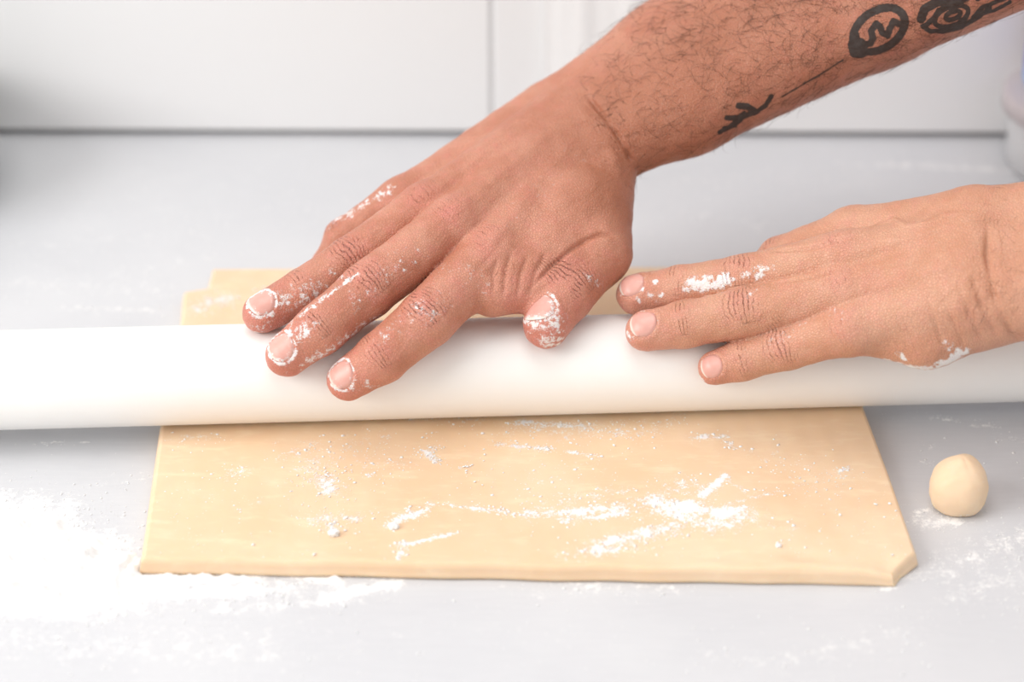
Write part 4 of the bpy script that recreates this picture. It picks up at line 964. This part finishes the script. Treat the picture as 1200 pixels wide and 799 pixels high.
# low heap of flour by the near left corner of the dough
hx = np.arange(HEAP_BOX[0], HEAP_BOX[1], .0011); hy = np.arange(HEAP_BOX[2], HEAP_BOX[3], .0011)
HX, HY = np.meshgrid(hx, hy)
hd = stroke_density(HX, HY, HEAP_STROKES, 41, .35)
hp = np.stack([HX.ravel(), HY.ravel(), HX.ravel() * 0], 1)
lump = (soft_noise(hp, .014, 44) * .35 + soft_noise(hp, .005, 45) * .30 + soft_noise(hp, .0022, 46) * .22).reshape(HX.shape)
hh = (np.clip(hd - .42, 0, 1) ** .9) * .0042 * (1 + 1.0 * lump) - .0002
# a finger-drawn groove curling away from the dough corner
gd, _ = poly_dist(np.stack([HX.ravel(), HY.ravel(), HX.ravel() * 0], 1), [(x, y, 0) for x, y in HEAP_GROOVE])
gd = gd.reshape(HX.shape)
hh = hh - .0020 * np.exp(-(gd / .0013) ** 2) + .0006 * np.exp(-((gd - .003) / .0016) ** 2) * (hh > 0)
hh[in_dough(hp, -.001).reshape(HX.shape)] = -.001
keep = hh > -.0001
mv = keep[:-1, :-1] | keep[1:, :-1] | keep[:-1, 1:] | keep[1:, 1:]
ok = ~((in_dough(hp, -.0005).reshape(HX.shape))[:-1, :-1])
ii = (np.arange(len(hy) - 1)[:, None] * len(hx) + np.arange(len(hx) - 1)[None])[mv & ok]
fq = np.stack([ii, ii + 1, ii + len(hx) + 1, ii + len(hx)], 1)
uq, inv = np.unique(fq, return_inverse=True)
hv = np.stack([HX.ravel(), HY.ravel(), np.maximum(hh.ravel(), -.0006)], 1)[uq]
tag(mesh_obj('flour_heap', hv, inv.reshape(-1, 4), M['flour'], loc=(float(hv[:, 0].mean()), float(hv[:, 1].mean()), 0)),
    'low spread heap of white flour by the near corner of the dough sheet', 'flour', kind='stuff')

for (x, y, z, r, lab, sd) in CLUMPS:
    v, f = icosphere(3)
    rad = 1 + .22 * soft_noise(v, 1.0, sd) + .10 * soft_noise(v, .35, sd + 1)
    w = v * rad[:, None] * np.array([1.1, .95, .85]) * r
    w[:, 2] = np.maximum(w[:, 2], -r * .55); w[:, 2] -= w[:, 2].min()
    tag(mesh_obj('flour_clump', w + np.array((x, y, z)), f, M['flour'], loc=(x, y, z)), lab, 'flour', 'lumps of flour on the dough')


# ------------------------------------------------------------------ blurred things at the back of the counter
# cloth hanging on the wall behind the forearm
cw, ch = TOWEL[1] - TOWEL[0], TOWEL[3] - TOWEL[2]
n1, n2 = 60, 50
U, W_ = np.meshgrid(np.linspace(0, 1, n1), np.linspace(0, 1, n2))
fold = np.sin(U * 13 + .4 * np.sin(W_ * 5)) * .004 + np.sin(U * 29) * .0012
tx = TOWEL[0] + U * cw + .006 * (W_ - .5) * (U - .3); tz = TOWEL[2] + W_ * ch + .003 * np.sin(U * 7)
yw = WALL_Y - .0005 - .0079 * tx
tyf = yw - .005 + fold * .12; tyb = yw - .0005 + fold * 0
Vf = np.stack([tx, tyf, tz], -1).reshape(-1, 3); Vb = np.stack([tx, tyb, tz], -1).reshape(-1, 3)
idx = np.arange(n1 * n2).reshape(n2, n1)
ft = np.stack([idx[:-1, :-1], idx[:-1, 1:], idx[1:, 1:], idx[1:, :-1]], -1).reshape(-1, 4)
rim = np.concatenate([idx[0, :-1], idx[:-1, -1], idx[-1, :0:-1], idx[:0:-1, 0]]); nx_ = np.roll(rim, -1); N_ = n1 * n2
tag(mesh_obj('hanging_towel', np.concatenate([Vf, Vb]), np.concatenate([ft, ft[:, ::-1] + N_, np.stack([rim, rim + N_, nx_ + N_, nx_], 1)]), M['cloth'],
    loc=(TOWEL[0] + cw / 2, WALL_Y, TOWEL[2])), 'white cloth hanging flat on the wall behind the forearm', 'towel')

# grey canister with a wider lid, a printed packet standing on it
can = tag(empty('canister', CANISTER), 'grey canister with a wider mauve lid in front of the white wall', 'canister')
v, f = lathe([(.046, 0), (.048, .002), (.048, CAN_H - .004), (.0465, CAN_H - .0005)], 56)
mesh_obj('body', np.array(v) + np.array(CANISTER), f, M['grey'], can)
v, f = lathe([(.050, CAN_H - .001), (.0535, CAN_H + .001), (.0535, CAN_H + .009), (.051, CAN_H + .0115)], 56)
mesh_obj('lid', np.array(v) + np.array(CANISTER), f, M['lid'], can)
pk = (CANISTER[0] - .0055, CANISTER[1], CAN_H + .0116)
packet = tag(empty('food_packet', pk), 'blue and orange printed packet standing on the canister lid', 'packet')
def packet_mat():
    t = NT('printed_packet'); q = t.node('ShaderNodeTexCoord').outputs['Object']
    sx = t.node('ShaderNodeSeparateXYZ'); t.l.new(q, sx.inputs[0])
    x = sx.outputs[0]; z = sx.outputs[2]
    c = t.mix(t.ramp(z, .006, .016), (.30, .50, .85), (.16, .20, .66))
    c = t.mix(t.ramp(x, -.030, -.026), c, (.83, .55, .36))
    c = t.mix(t.ramp(z, .056, .060), c, (.88, .74, .68))
    c = t.mix(t.ramp(z, .086, .090), c, (.30, .30, .66))
    t.set(Base_Color=c, Roughness=.4)
    return t.m
v, f = box_mesh((pk[0] - .036, pk[1] - .018, pk[2]), (pk[0] + .036, pk[1] + .018, pk[2] + .14), .004)
mesh_obj('bag', v, f, packet_mat(), packet, loc=pk)
v, f = box_mesh((pk[0] - .035, pk[1] - .0015, pk[2] + .1395), (pk[0] + .035, pk[1] + .0015, pk[2] + .156), .0006)
mesh_obj('top_seal', v, f, M['lid'], packet)

# dark pot whose rim just reaches into view by the wall
pot = tag(empty('pot', POT), 'dark teal enamel pot standing on the counter against the wall', 'pot')
v, f = lathe([(.052, 0), (.058, .003), (.062, .02), (.063, .045), (.066, .047), (.066, .050), (.061, .050)], 64)
mesh_obj('body', np.array(v) + np.array(POT), f, M['dark'], pot)
v, f = lathe([(.0655, .0502), (.066, .053), (.045, .058), (.012, .061)], 64)
mesh_obj('lid', np.array(v) + np.array(POT), f, M['dark'], pot)
v, f = lathe([(.006, .061), (.0055, .066), (.011, .070), (.011, .076), (.006, .079)], 32)
mesh_obj('knob', np.array(v) + np.array(POT), f, M['joint'], pot)
